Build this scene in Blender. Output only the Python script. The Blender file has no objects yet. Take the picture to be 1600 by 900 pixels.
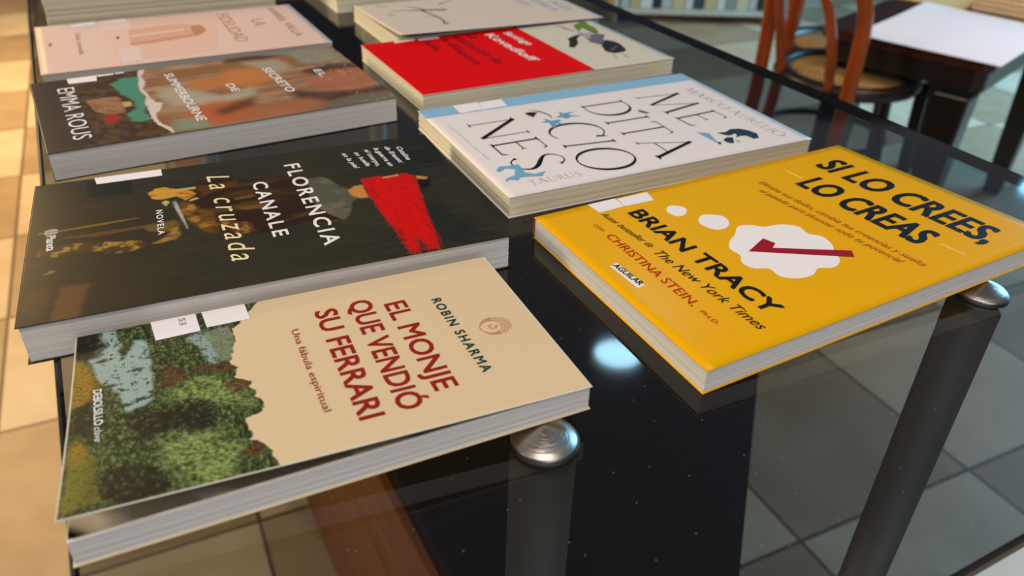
import bpy, bmesh, math, random
import numpy as np
from mathutils import Vector, Matrix, geometry

random.seed(7)
np.random.seed(7)
SC = bpy.context.scene
COL = SC.collection
ZT = 0.95                      # height of the glass table top above the floor
PI = math.pi
R = math.radians

# ------------------------------------------------------------------ camera
cd = bpy.data.cameras.new('camera')
cam = bpy.data.objects.new('camera', cd)
COL.objects.link(cam)
cd.sensor_width = 36.0
cd.lens = 28.03
cd.clip_start = 0.01
PITCH, ROLL = 0.576215, 0.033906
fw = Vector((0, math.cos(PITCH), -math.sin(PITCH)))
rt = Vector((1, 0, 0))
up = Vector((0, math.sin(PITCH), math.cos(PITCH)))
r2 = rt * math.cos(ROLL) + up * math.sin(ROLL)
u2 = up * math.cos(ROLL) - rt * math.sin(ROLL)
m3 = Matrix((r2, u2, -fw)).transposed()
cam.matrix_world = Matrix.Translation((0, 0, 0.223343 + ZT)) @ m3.to_4x4()
cd.dof.use_dof = True
cd.dof.focus_distance = 0.40
cd.dof.aperture_fstop = 10.0
SC.camera = cam

# ------------------------------------------------------------------ view, world, lights
SC.view_settings.view_transform = 'Standard'
SC.view_settings.look = 'None'
SC.view_settings.gamma = 1.0
SC.view_settings.use_curve_mapping = False
SC.view_settings.exposure = 0.0

wd = bpy.data.worlds.new('world')
SC.world = wd
wd.use_nodes = True
bg = wd.node_tree.nodes['Background']
bg.inputs[0].default_value = (0.80, 0.86, 1.0, 1)
bg.inputs[1].default_value = 0.15


def area(name, loc, target, size, power, col, sy=None, spread=None):
    l = bpy.data.lights.new(name, 'AREA')
    l.shape = 'RECTANGLE' if sy else 'DISK'
    l.size = size
    if sy:
        l.size_y = sy
    l.energy = power
    l.color = col
    if spread:
        l.spread = math.radians(spread)
    o = bpy.data.objects.new(name, l)
    COL.objects.link(o)
    o.location = (loc[0], loc[1], loc[2])
    d = Vector(target) - Vector(loc)
    o.rotation_euler = d.to_track_quat('-Z', 'Y').to_euler()
    return o


area('warm_lamp_light', (-1.9, 0.10, ZT + 0.95), (-0.3, 0.5, ZT - 0.1), 0.7, 27, (1.0, 0.83, 0.58))
area('warm_floor_lamp_light', (-2.6, 2.9, ZT + 1.3), (-1.9, 2.9, 0), 0.9, 60, (1.0, 0.68, 0.30), spread=140)
area('overhead_light', (0.10, -0.55, ZT + 1.5), (0.1, 0.5, ZT), 1.1, 15.5, (1.0, 0.90, 0.84))
area('rear_fill_light', (1.3, 1.3, ZT + 1.5), (1.3, 1.8, 0), 0.5, 3.6, (1.0, 0.72, 0.54), spread=90)  # added warm fill for the paper sheet and second table, no real lamp
area('window_light', (3.4, 3.2, ZT + 0.9), (0.8, 2.2, 0.0), 1.8, 130, (0.22, 0.60, 1.0), 1.6)
area('front_fill_light', (1.0, -2.2, ZT + 0.42), (0.1, 0.4, ZT), 1.4, 11.5, (0.78, 0.88, 1.0), 1.0)  # added cool fill, set low to reach fore-edges and under the curling cover


# ------------------------------------------------------------------ helpers
def lin(c):
    out = []
    for v in c[:3]:
        v = v / 255.0
        out.append(v / 12.92 if v <= 0.04045 else ((v + 0.055) / 1.055) ** 2.4)
    return tuple(out)


def mat(name, col, rough=0.5, metal=0.0, spec=0.5, lincol=False):
    m = bpy.data.materials.new(name)
    m.use_nodes = True
    b = m.node_tree.nodes['Principled BSDF']
    c = col if lincol else lin(col)
    b.inputs['Base Color'].default_value = (*c, 1)
    b.inputs['Roughness'].default_value = rough
    b.inputs['Metallic'].default_value = metal
    b.inputs['Specular IOR Level'].default_value = spec
    return m


def nodes(m):
    return m.node_tree.nodes, m.node_tree.links, m.node_tree.nodes['Principled BSDF']


def mat_noise(name, c1, c2, scale=10, rough=0.5, stretch=(1, 1, 1), detail=4, bump=0.0, metal=0.0, lo=0.35, hi=0.65, spec=0.5):
    m = mat(name, c1, rough, metal, spec)
    N, L, b = nodes(m)
    tc = N.new('ShaderNodeTexCoord')
    mp = N.new('ShaderNodeMapping')
    mp.inputs['Scale'].default_value = stretch
    nz = N.new('ShaderNodeTexNoise')
    nz.inputs['Scale'].default_value = scale
    nz.inputs['Detail'].default_value = detail
    cr = N.new('ShaderNodeValToRGB')
    cr.color_ramp.elements[0].position = lo
    cr.color_ramp.elements[1].position = hi
    cr.color_ramp.elements[0].color = (*lin(c1), 1)
    cr.color_ramp.elements[1].color = (*lin(c2), 1)
    L.new(tc.outputs['Object'], mp.inputs['Vector'])
    L.new(mp.outputs['Vector'], nz.inputs['Vector'])
    L.new(nz.outputs['Fac'], cr.inputs['Fac'])
    L.new(cr.outputs['Color'], b.inputs['Base Color'])
    if bump:
        bp = N.new('ShaderNodeBump')
        bp.inputs['Strength'].default_value = bump
        bp.inputs['Distance'].default_value = 0.002
        L.new(nz.outputs['Fac'], bp.inputs['Height'])
        L.new(bp.outputs['Normal'], b.inputs['Normal'])
    return m


def link(name, me, parent=None, mats=()):
    o = bpy.data.objects.new(name, me)
    COL.objects.link(o)
    for m in mats:
        me.materials.append(m)
    if parent is not None:
        o.parent = parent
    return o


def from_bm(name, bm, mats, parent=None, smooth=False):
    me = bpy.data.meshes.new(name)
    bm.normal_update()
    bm.to_mesh(me)
    bm.free()
    if smooth:
        for p in me.polygons:
            p.use_smooth = True
    if not isinstance(mats, (list, tuple)):
        mats = [mats]
    return link(name, me, parent, mats)


def thing(name, label, cat, loc=(0, 0, 0), rz=0.0, group=None):
    o = bpy.data.objects.new(name, None)
    o.empty_display_size = 0.05
    COL.objects.link(o)
    o.location = loc
    o.rotation_euler = (0, 0, rz)
    o['label'] = label
    o['category'] = cat
    if group:
        o['group'] = group
    return o


def tag(o, label, cat, group=None, kind=None):
    o['label'] = label
    o['category'] = cat
    if group:
        o['group'] = group
    if kind:
        o['kind'] = kind
    return o


def add_box(bm, lo, hi, bevel=0.0, mi=0):
    r = bmesh.ops.create_cube(bm, size=1)
    vs = r['verts']
    for v in vs:
        v.co = Vector([lo[i] + (v.co[i] + 0.5) * (hi[i] - lo[i]) for i in range(3)])
    fs = list({f for v in vs for f in v.link_faces})
    for f in fs:
        f.material_index = mi
    if bevel:
        es = list({e for v in vs for e in v.link_edges})
        bmesh.ops.bevel(bm, geom=es, offset=bevel, segments=2, affect='EDGES', profile=0.5)
    return vs


def add_lathe(bm, prof, seg=48, c=(0, 0, 0), mi=0):
    rings = []
    for (r, z) in prof:
        if r < 1e-6:
            rings.append([bm.verts.new((c[0], c[1], c[2] + z))])
        else:
            rings.append([bm.verts.new((c[0] + r * math.cos(2 * PI * i / seg), c[1] + r * math.sin(2 * PI * i / seg), c[2] + z)) for i in range(seg)])
    for a, b in zip(rings, rings[1:]):
        for i in range(seg):
            j = (i + 1) % seg
            if len(a) == 1 and len(b) == 1:
                continue
            if len(a) == 1:
                f = bm.faces.new((a[0], b[i], b[j]))
            elif len(b) == 1:
                f = bm.faces.new((a[i], a[j], b[0]))
            else:
                f = bm.faces.new((a[i], a[j], b[j], b[i]))
            f.material_index = mi
            f.smooth = True


def catmull(pts, n=8, closed=False):
    P = [Vector(p) for p in pts]
    out = []
    m = len(P)
    rng = range(m if closed else m - 1)
    for i in rng:
        if closed:
            p0, p1, p2, p3 = P[(i - 1) % m], P[i], P[(i + 1) % m], P[(i + 2) % m]
        else:
            p0 = P[i - 1] if i > 0 else P[i] * 2 - P[i + 1]
            p1, p2 = P[i], P[i + 1]
            p3 = P[i + 2] if i + 2 < m else P[i + 1] * 2 - P[i]
        for k in range(n):
            t = k / n
            out.append(0.5 * ((2 * p1) + (p2 - p0) * t + (2 * p0 - 5 * p1 + 4 * p2 - p3) * t * t + (3 * p1 - p0 - 3 * p2 + p3) * t ** 3))
    if not closed:
        out.append(P[-1])
    return out


def add_tube(bm, pts, rad, seg=10, closed=False, mi=0):
    n = len(pts)
    rings = []
    prev = None
    for i, p in enumerate(pts):
        if closed:
            t = (pts[(i + 1) % n] - pts[i - 1]).normalized()
        else:
            t = (pts[min(i + 1, n - 1)] - pts[max(i - 1, 0)]).normalized()
        a = prev if prev is not None else (Vector((0, 0, 1)) if abs(t.z) < 0.9 else Vector((1, 0, 0)))
        x = (a - t * a.dot(t)).normalized()
        y = t.cross(x)
        prev = x
        r = rad[i] if isinstance(rad, (list, tuple)) else rad
        rings.append([bm.verts.new(p + x * (r * math.cos(2 * PI * k / seg)) + y * (r * math.sin(2 * PI * k / seg))) for k in range(seg)])
    for i in range(n if closed else n - 1):
        a, b = rings[i], rings[(i + 1) % n]
        for k in range(seg):
            f = bm.faces.new((a[k], a[(k + 1) % seg], b[(k + 1) % seg], b[k]))
            f.smooth = True
            f.material_index = mi
    if not closed:
        for rg, fl in ((rings[0], True), (rings[-1], False)):
            f = bm.faces.new(rg[::-1] if fl else rg)
            f.material_index = mi


def add_prism(bm, pts, z0, z1, mi=0):
    a = [bm.verts.new((p[0], p[1], z0)) for p in pts]
    b = [bm.verts.new((p[0], p[1], z1)) for p in pts]
    n = len(pts)
    for i in range(n):
        j = (i + 1) % n
        bm.faces.new((a[i], a[j], b[j], b[i])).material_index = mi
    bm.faces.new(b).material_index = mi
    bm.faces.new(a[::-1]).material_index = mi


# table axes: w runs across the table, d runs along it
TW = Vector((math.cos(R(28.8)), math.sin(R(28.8))))
TD = Vector((-TW.y, TW.x))


def T(w, d, z=0.0):
    p = TW * w + TD * d
    return Vector((p.x, p.y, z))


# ------------------------------------------------------------------ the setting
def floor_material():
    m = mat('floor_tile', (215, 195, 165), 0.45, spec=0.3)
    N, L, b = nodes(m)
    tc = N.new('ShaderNodeTexCoord')
    mp = N.new('ShaderNodeMapping')
    mp.vector_type = 'POINT'
    ts = 0.4455
    a = R(26.3)
    mp.inputs['Rotation'].default_value = (0, 0, -a)
    mp.inputs['Scale'].default_value = (1 / ts, 1 / ts, 1)
    mp.inputs['Location'].default_value = (-(0.926 / ts - 10), -(0.641 / ts - 10), 0)
    L.new(tc.outputs['Object'], mp.inputs['Vector'])
    sep = N.new('ShaderNodeSeparateXYZ')
    L.new(mp.outputs['Vector'], sep.inputs[0])

    def mth(op, a0, b0=None):
        n = N.new('ShaderNodeMath')
        n.operation = op
        for i, v in enumerate((a0, b0)):
            if v is None:
                continue
            if isinstance(v, (int, float)):
                n.inputs[i].default_value = v
            else:
                L.new(v, n.inputs[i])
        return n.outputs[0]
    g = []
    for k in (0, 1):
        f = mth('FRACT', sep.outputs[k])
        e = mth('MINIMUM', f, mth('SUBTRACT', 1.0, f))
        g.append(e)
    e = mth('MINIMUM', g[0], g[1])
    grout = mth('LESS_THAN', e, 0.0085)
    par = mth('FRACT', mth('MULTIPLY', mth('ADD', mth('FLOOR', sep.outputs[0]), mth('FLOOR', sep.outputs[1])), 0.5))
    par = mth('GREATER_THAN', par, 0.25)
    nz = N.new('ShaderNodeTexNoise')
    nz.inputs['Scale'].default_value = 6
    nz.inputs['Detail'].default_value = 6
    nz.inputs['Distortion'].default_value = 0.8
    L.new(tc.outputs['Object'], nz.inputs['Vector'])

    def ramp(c1, c2):
        cr = N.new('ShaderNodeValToRGB')
        cr.color_ramp.elements[0].position = 0.3
        cr.color_ramp.elements[1].position = 0.7
        cr.color_ramp.elements[0].color = (*lin(c1), 1)
        cr.color_ramp.elements[1].color = (*lin(c2), 1)
        L.new(nz.outputs['Fac'], cr.inputs[0])
        return cr.outputs[0]

    def mix(f, a0, b0):
        n = N.new('ShaderNodeMix')
        n.data_type = 'RGBA'
        L.new(f, n.inputs[0])
        for i, v in ((6, a0), (7, b0)):
            if isinstance(v, tuple):
                n.inputs[i].default_value = (*lin(v), 1)
            else:
                L.new(v, n.inputs[i])
        return n.outputs[2]
    base = mix(par, ramp(FLOOR_B[0], FLOOR_B[1]), ramp(FLOOR_A[0], FLOOR_A[1]))
    L.new(mix(grout, base, (112, 84, 60)), b.inputs['Base Color'])
    return m


FLOOR_A = ((212, 186, 148), (230, 208, 172))
FLOOR_B = ((174, 146, 110), (194, 166, 130))
bm = bmesh.new()
add_box(bm, (-5.0, -2.5, -0.05), (5.5, 5.8, 0.0))
fl = from_bm('floor', bm, floor_material())
fl['kind'] = 'structure'
bm = bmesh.new()
add_box(bm, (-5.0, 5.8, -0.05), (5.5, 5.95, 2.9))
wb = from_bm('wall_back', bm, mat_noise('wall_plaster', (46, 66, 82), (54, 76, 92), 4, 0.85, bump=0.1))
wb['kind'] = 'structure'

# ------------------------------------------------------------------ the glass table
def glass_material():
    m = bpy.data.materials.new('smoked_glass')
    m.use_nodes = True
    N, L = m.node_tree.nodes, m.node_tree.links
    N.remove(N['Principled BSDF'])
    out = N['Material Output']
    tr = N.new('ShaderNodeBsdfTransparent')
    tr.inputs[0].default_value = (*GLASS_TINT, 1)
    gl = N.new('ShaderNodeBsdfGlossy')
    gl.inputs['Roughness'].default_value = 0.05
    gl.inputs['Color'].default_value = (1, 1, 1, 1)
    fr = N.new('ShaderNodeFresnel')
    fr.inputs['IOR'].default_value = 1.5
    mx = N.new('ShaderNodeMixShader')
    L.new(fr.outputs[0], mx.inputs[0])
    L.new(tr.outputs[0], mx.inputs[1])
    L.new(gl.outputs[0], mx.inputs[2])
    # a few specks of dust on the sheet
    tc = N.new('ShaderNodeTexCoord')
    vo = N.new('ShaderNodeTexVoronoi')
    vo.voronoi_dimensions = '2D'
    vo.inputs['Scale'].default_value = 75
    lt = N.new('ShaderNodeMath')
    lt.operation = 'LESS_THAN'
    lt.inputs[1].default_value = 0.019
    wn = N.new('ShaderNodeTexWhiteNoise')
    gt = N.new('ShaderNodeMath')
    gt.operation = 'GREATER_THAN'
    gt.inputs[1].default_value = 0.66
    mu = N.new('ShaderNodeMath')
    mu.operation = 'MULTIPLY'
    df = N.new('ShaderNodeBsdfDiffuse')
    df.inputs[0].default_value = (0.22, 0.21, 0.19, 1)
    m2 = N.new('ShaderNodeMixShader')
    L.new(tc.outputs['Object'], vo.inputs['Vector'])
    L.new(vo.outputs['Distance'], lt.inputs[0])
    L.new(vo.outputs['Position'], wn.inputs['Vector'])
    L.new(wn.outputs['Value'], gt.inputs[0])
    L.new(lt.outputs[0], mu.inputs[0])
    L.new(gt.outputs[0], mu.inputs[1])
    L.new(mu.outputs[0], m2.inputs[0])
    L.new(mx.outputs[0], m2.inputs[1])
    L.new(df.outputs[0], m2.inputs[2])
    L.new(m2.outputs[0], out.inputs['Surface'])
    return m


def clear_material():
    m = bpy.data.materials.new('glass_underside')
    m.use_nodes = True
    N, L = m.node_tree.nodes, m.node_tree.links
    N.remove(N['Principled BSDF'])
    tr = N.new('ShaderNodeBsdfTransparent')
    L.new(tr.outputs[0], N['Material Output'].inputs['Surface'])
    return m


GLASS_TINT = (0.28, 0.315, 0.325)
GT = 0.008
W0, W1, D0, D1 = -0.0445, 0.5505, 0.0792, 1.28
tb = thing('glass_table', 'tall smoked glass table with domed metal bolts carrying the rows of books', 'table', T((W0 + W1) / 2, (D0 + D1) / 2, 0), R(28.8))
hw, hd = (W1 - W0) / 2, (D1 - D0) / 2
bm = bmesh.new()
add_box(bm, (-hw, -hd, ZT - GT), (hw, hd, ZT), 0.0018)
bm.normal_update()
for f in bm.faces:
    f.material_index = 0 if f.normal.z > 0.99 else (1 if f.normal.z < -0.99 else 2)
edge_m = mat('glass_edge', (34, 27, 24), 0.25, spec=0.5)
from_bm('glass_top', bm, [glass_material(), clear_material(), edge_m], tb)
steel = mat('brushed_steel', (176, 168, 156), 0.3, 1.0)
N_, L_, b_ = nodes(steel)
tc_ = N_.new('ShaderNodeTexCoord')
mp_ = N_.new('ShaderNodeMapping')
mp_.inputs['Scale'].default_value = (60, 60, 900)
nz_ = N_.new('ShaderNodeTexNoise')
nz_.inputs['Scale'].default_value = 3
bp_ = N_.new('ShaderNodeBump')
bp_.inputs['Strength'].default_value = 0.18
bp_.inputs['Distance'].default_value = 0.001
L_.new(tc_.outputs['Object'], mp_.inputs[0])
L_.new(mp_.outputs[0], nz_.inputs[0])
L_.new(nz_.outputs[0], bp_.inputs['Height'])
L_.new(bp_.outputs[0], b_.inputs['Normal'])
b_.inputs['Anisotropic'].default_value = 0.6
leg_m = mat('grey_leg_paint', (136, 130, 120), 0.5, 0.3)
rub = mat('black_rubber', (18, 17, 16), 0.5)
for (w, d) in ((0.125, 0.1967), (0.3854, 0.1922), (0.125, 1.165), (0.3854, 1.165)):
    lx, ly = w - (W0 + W1) / 2, d - (D0 + D1) / 2
    bm = bmesh.new()
    zb = 0.0 if (d < 1 or w < 0.2) else ZT - 0.40      # the far right leg stands on the sideboard
    add_lathe(bm, [(0, zb), (0.021, zb), (0.021, zb + 0.012), (0.0135, zb + 0.016), (0.0135, ZT - GT - 0.0015), (0, ZT - GT - 0.0015)], 40, (lx, ly, 0))
    lg = from_bm('leg', bm, leg_m, tb)
    bm = bmesh.new()
    add_lathe(bm, [(0.0144, 0.0), (0.0144, 0.0012), (0.0130, 0.0016)], 48, (lx, ly, ZT))
    from_bm('rubber_washer', bm, rub, lg)
    bm = bmesh.new()
    add_lathe(bm, [(0.0133, 0.0010), (0.0134, 0.0021), (0.0129, 0.0027), (0.0090, 0.0045), (0.0050, 0.0062), (0.0016, 0.0076), (0.0008, 0.00785), (0, 0.0079)], 64, (lx, ly, ZT))
    from_bm('bolt_cap', bm, steel, lg)

# the dark cabinet seen through the glass
cab = thing('sideboard', 'long dark brown wooden sideboard standing on the floor under the smoked glass', 'sideboard', T(0.4, 0.5, 0), R(28.8))
cpl = [(0.185, 0.03), (0.14 + 0.045, 0.02), (0.23, 0.12), (0.425, 0.315), (0.599, 0.486), (0.62, 0.56), (0.62, 0.95), (0.185, 0.95)]
cpl = [(0.185, 0.07), (0.425, 0.315), (0.70, 0.585), (0.86, 1.2), (0.86, 2.6), (0.185, 2.6)]
loc_ = lambda P_: [(a - 0.4, b - 0.5) for a, b in P_]
wood_b = mat_noise('warm_brown_wood', (150, 80, 24), (178, 102, 36), 6, 0.45, (1, 1, 14), 4)
wood_k = mat_noise('black_stained_wood', (36, 24, 17), (46, 32, 23), 8, 0.6, (1, 12, 1), 4, spec=0.1)
zt = ZT - 0.40
bm = bmesh.new()
add_prism(bm, loc_(cpl), 0.0, zt - 0.025)
from_bm('body', bm, [wood_k], cab)
bm = bmesh.new()
add_prism(bm, [(a * 1.0, b * 1.0) for a, b in loc_(cpl)], zt - 0.025, zt)
from_bm('cabinet_top', bm, [wood_k], cab)
for (z0, z1) in ((0.004, ZT - 0.845), (ZT - 0.825, ZT - 0.58), (ZT - 0.57, zt - 0.028)):
    bm = bmesh.new()
    add_box(bm, (0.185 - 0.012 - 0.4, 0.09 - 0.5, z0), (0.185 - 0.4, 2.59 - 0.5, z1), 0.002)
    from_bm('side_panel', bm, [wood_b], cab)


# ------------------------------------------------------------------ lettering
_capH = {}


def font_mesh(s, bold=False, ital=False, wide=False):
    cu = bpy.data.curves.new('lettering', 'FONT')
    cu.body = s
    cu.size = 1.0
    cu.resolution_u = 3
    cu.fill_mode = 'FRONT'
    if wide:
        cu.space_character = 1.28
    if ital:
        cu.shear = 0.28
    o = bpy.data.objects.new('lettering', cu)
    COL.objects.link(o)
    dg = bpy.context.evaluated_depsgraph_get()
    me = bpy.data.meshes.new_from_object(o.evaluated_get(dg))
    bpy.data.objects.remove(o)
    bpy.data.curves.remove(cu)
    V = np.array([v.co[:2] for v in me.vertices])
    F = [tuple(p.vertices) for p in me.polygons]
    bpy.data.meshes.remove(me)
    return V, F


def seg(p, q, w0, w1=None):
    w1 = w0 if w1 is None else w1
    p, q = np.array(p, float), np.array(q, float)
    d = (q - p) / np.hypot(*(q - p))
    n = np.array([-d[1], d[0]])
    return [p + n * w0 / 2, p - n * w0 / 2, q - n * w1 / 2, q + n * w1 / 2]


def ribbon(pts, ws):
    out = []
    for i in range(len(pts) - 1):
        p, q = np.array(pts[i]), np.array(pts[i + 1])
        d0 = np.array(pts[min(i + 1, len(pts) - 1)]) - np.array(pts[max(i - 1, 0)])
        d1 = np.array(pts[min(i + 2, len(pts) - 1)]) - np.array(pts[i])
        n0 = np.array([-d0[1], d0[0]]) / np.hypot(*d0)
        n1 = np.array([-d1[1], d1[0]]) / np.hypot(*d1)
        out.append([p + n0 * ws[i] / 2, p - n0 * ws[i] / 2, q - n1 * ws[i + 1] / 2, q + n1 * ws[i + 1] / 2])
    return out


def arc(cx, cy, rx, ry, a0, a1, wf, n=36):
    pts, ws = [], []
    for i in range(n + 1):
        a = R(a0 + (a1 - a0) * i / n)
        pts.append((cx + rx * math.cos(a), cy + ry * math.sin(a)))
        ws.append(wf(a))
    return ribbon(pts, ws)


def stem(x, y0=0.0, y1=1.0, w=0.055, s0=True, s1=True):
    o = [seg((x, y0), (x, y1), w)]
    for y, on, dy in ((y0, s0, 1), (y1, s1, -1)):
        if on:
            o.append([np.array((x - 0.10, y)), np.array((x + 0.10, y)), np.array((x + w / 2, y + 0.05 * dy)), np.array((x - w / 2, y + 0.05 * dy))])
    return o


def bar(x0, x1, y, w=0.03, tip=0.0):
    o = [seg((x0, y), (x1, y), w)]
    if tip:
        o.append([np.array((x1 - 0.05, y)), np.array((x1 + 0.01, y)), np.array((x1 + 0.035, y + tip)), np.array((x1 + 0.01, y + tip * 0.6))])
    return o


def serif_glyph(c, k=1.0):
    H_, S_, B_ = 0.026 * k, 0.052 * k, 0.088 * k
    if c == 'I':
        return stem(0.14, w=S_), 0.28
    if c == 'M':
        return [seg((0.06, 0), (0.20, 1), H_), seg((0.19, 1.02), (0.52, 0), B_, B_ * 0.8), seg((0.52, 0), (0.86, 1), H_), seg((0.84, 1.02), (0.99, 0), B_ * 0.8),
                [np.array((-0.03, 0)), np.array((0.13, 0)), np.array((0.075, 0.035)), np.array((0.05, 0.035))],
                [np.array((0.88, 0)), np.array((1.10, 0)), np.array((1.02, 0.05)), np.array((0.96, 0.05))]], 1.12
    if c == 'E':
        return stem(0.12, w=S_) + bar(0.12, 0.50, 0.985, H_, -0.13) + bar(0.12, 0.42, 0.52, H_, 0.07) + bar(0.12, 0.42, 0.52, H_, -0.07) + bar(0.12, 0.54, 0.015, H_ * 1.3, 0.16), 0.60
    if c == 'F':
        return stem(0.12, w=S_) + bar(0.12, 0.50, 0.985, H_, -0.13) + bar(0.12, 0.42, 0.52, H_, 0.07), 0.55
    if c == 'L':
        return stem(0.12, w=S_) + bar(0.12, 0.54, 0.015, H_ * 1.3, 0.16), 0.58
    if c == 'D':
        return stem(0.12, w=S_) + bar(0.12, 0.36, 0.985, H_) + bar(0.12, 0.36, 0.015, H_) + arc(0.34, 0.5, 0.44, 0.485, -90, 90, lambda a: H_ + (B_ - H_) * max(0, math.cos(a)) ** 1.3), 0.88
    if c == 'T':
        return stem(0.36, w=S_, s1=False) + bar(0.36, 0.68, 0.985, H_, -0.14) + [seg((0.04, 0.985), (0.36, 0.985), H_), [np.array((0.09, 0.985)), np.array((0.03, 0.985)), np.array((0.005, 0.85)), np.array((0.03, 0.9))]], 0.74
    if c == 'A':
        return [seg((0.04, 0), (0.38, 1.0), H_), seg((0.36, 1.03), (0.76, 0), B_), seg((0.15, 0.33), (0.63, 0.33), H_),
                [np.array((-0.05, 0)), np.array((0.13, 0)), np.array((0.065, 0.04)), np.array((0.04, 0.04))],
                [np.array((0.64, 0)), np.array((0.89, 0)), np.array((0.79, 0.05)), np.array((0.70, 0.05))]], 0.86
    if c == 'N':
        return [seg((0.10, 0), (0.10, 1), H_), seg((0.08, 1.02), (0.74, -0.02), B_), seg((0.74, 0), (0.74, 1), H_),
                [np.array((0.0, 0)), np.array((0.2, 0)), np.array((0.115, 0.04)), np.array((0.085, 0.04))],
                [np.array((0.64, 1)), np.array((0.755, 0.96)), np.array((0.725, 0.96)), np.array((0.84, 1))][::-1],
                [np.array((-0.02, 1)), np.array((0.16, 1)), np.array((0.14, 0.93)), np.array((0.06, 0.95))]], 0.86
    if c == 'C':
        return arc(0.50, 0.5, 0.46, 0.52, 48, 300, lambda a: H_ + (B_ - H_) * max(0, -math.cos(a)) ** 1.2) + [[np.array((0.76, 0.80)), np.array((0.84, 0.74)), np.array((0.86, 0.98)), np.array((0.80, 0.92))]], 0.88
    if c == 'O':
        return arc(0.52, 0.5, 0.47, 0.52, 0, 360, lambda a: H_ + (B_ - H_) * abs(math.cos(a)) ** 1.3, 56), 1.04
    if c == 'S':
        pts = catmull([(0.50, 0.84, 0), (0.42, 0.97, 0), (0.27, 1.01, 0), (0.12, 0.90, 0), (0.11, 0.73, 0), (0.24, 0.58, 0), (0.42, 0.42, 0), (0.51, 0.25, 0), (0.45, 0.07, 0), (0.28, -0.015, 0), (0.13, 0.03, 0), (0.05, 0.17, 0)], 5)
        n = len(pts)
        return ribbon([(p.x, p.y) for p in pts], [H_ + (B_ - H_) * math.exp(-((i / n - 0.5) / 0.16) ** 2) + 0.05 * k * max(0, 1 - i / 3) + 0.05 * k * max(0, 1 - (n - 1 - i) / 3) for i in range(n)]), 0.60
    if c == 'R':
        return stem(0.12, w=S_) + bar(0.12, 0.32, 0.985, H_) + bar(0.12, 0.32, 0.50, H_) + arc(0.30, 0.742, 0.24, 0.243, -90, 90, lambda a: H_ + (S_ - H_) * max(0, math.cos(a))) + [seg((0.30, 0.5), (0.70, 0), S_ * 1.2)], 0.72
    if c == 'U':
        return stem(0.12, 0.3, 1, S_, s0=False) + arc(0.39, 0.3, 0.27, 0.30, 180, 360, lambda a: S_ + (H_ - S_) * (math.cos(a) + 1) / 2) + stem(0.66, 0.3, 1, H_, s0=False), 0.80
    return [], 0.34


def serif_mesh(s, k=1.0):
    V, F, x = [], [], 0.0
    for c in s:
        qs, adv = serif_glyph(c, k)
        for q in qs:
            i = len(V)
            V += [(p[0] + x, p[1]) for p in q]
            F.append((i, i + 1, i + 2, i + 3))
        x += adv + (0.10 if c != ' ' else 0)
    return np.array(V), F


def letters(s, x, y, ang, w, h, style):
    """vertices (mm on the cover) and faces of one line of print"""
    if style == 's':
        V, F = serif_mesh(s, 1.0 if h > 10 else 0.9)
        ch = 1.0
    else:
        V, F = font_mesh(s, 'B' if 'B' in style else 'b' in style, 'i' in style, 'w' in style)
        key = 'B' if 'B' in style else 'b' in style
        if key not in _capH:
            hv, _ = font_mesh('H', key)
            _capH[key] = (hv[:, 1].min(), hv[:, 1].max())
        ch = _capH[key][1] - _capH[key][0]
    V = V.copy()
    V[:, 0] -= V[:, 0].min()
    V[:, 0] *= w / V[:, 0].max()
    V[:, 1] *= h / ch
    a = R(ang)
    c, s_ = math.cos(a), math.sin(a)
    return np.stack([x + V[:, 0] * c - V[:, 1] * s_, y + V[:, 0] * s_ + V[:, 1] * c], -1), F


# ------------------------------------------------------------------ painting helpers (the printed pictures)
def vnoise(x, y, s, seed=0):
    x, y = x / s, y / s
    xi, yi = np.floor(x).astype(int), np.floor(y).astype(int)
    fx, fy = x - xi, y - yi
    fx, fy = fx * fx * (3 - 2 * fx), fy * fy * (3 - 2 * fy)

    def h(a, b):
        n = (a * 374761393 + b * 668265263 + seed * 1442695041) & 0x7fffffff
        n = ((n ^ (n >> 13)) * 1274126177) & 0x7fffffff
        return ((n ^ (n >> 16)) & 0xffff) / 65535.0
    return (h(xi, yi) * (1 - fx) + h(xi + 1, yi) * fx) * (1 - fy) + (h(xi, yi + 1) * (1 - fx) + h(xi + 1, yi + 1) * fx) * fy


def cells(x, y, s, seed=0):
    """distance to the nearest of jittered points, the offset to it and a random number per point"""
    x, y = x / s, y / s
    xi, yi = np.floor(x).astype(int), np.floor(y).astype(int)
    best = np.full(x.shape, 9.0)
    ox, oy, idn = np.zeros_like(x), np.zeros_like(x), np.zeros_like(x)
    for a in (-1, 0, 1):
        for c in (-1, 0, 1):
            n = ((xi + a) * 374761393 + (yi + c) * 668265263 + seed * 1442695041) & 0x7fffffff
            n = ((n ^ (n >> 13)) * 1274126177) & 0x7fffffff
            n = n ^ (n >> 16)
            px, py = xi + a + ((n & 0xff) / 255.0), yi + c + (((n >> 8) & 0xff) / 255.0)
            d = np.hypot(x - px, y - py)
            k = d < best
            best = np.where(k, d, best)
            ox, oy = np.where(k, x - px, ox), np.where(k, y - py, oy)
            idn = np.where(k, ((n >> 16) & 0xff) / 255.0, idn)
    return best, ox, oy, idn


def fbm(x, y, s, seed=0, o=4):
    t, a, n = 0, 0.5, 0
    for i in range(o):
        t = t + a * vnoise(x, y, s / 2 ** i, seed + i * 17)
        n += a
        a *= 0.55
    return t / n


def inside(x, y, poly):
    r = np.zeros(x.shape, bool)
    n = len(poly)
    for i in range(n):
        x0, y0 = poly[i]
        x1, y1 = poly[(i + 1) % n]
        if y0 == y1:
            continue
        c = ((y0 > y) != (y1 > y)) & (x < (x1 - x0) * (y - y0) / (y1 - y0) + x0)
        r ^= c
    return r


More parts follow.
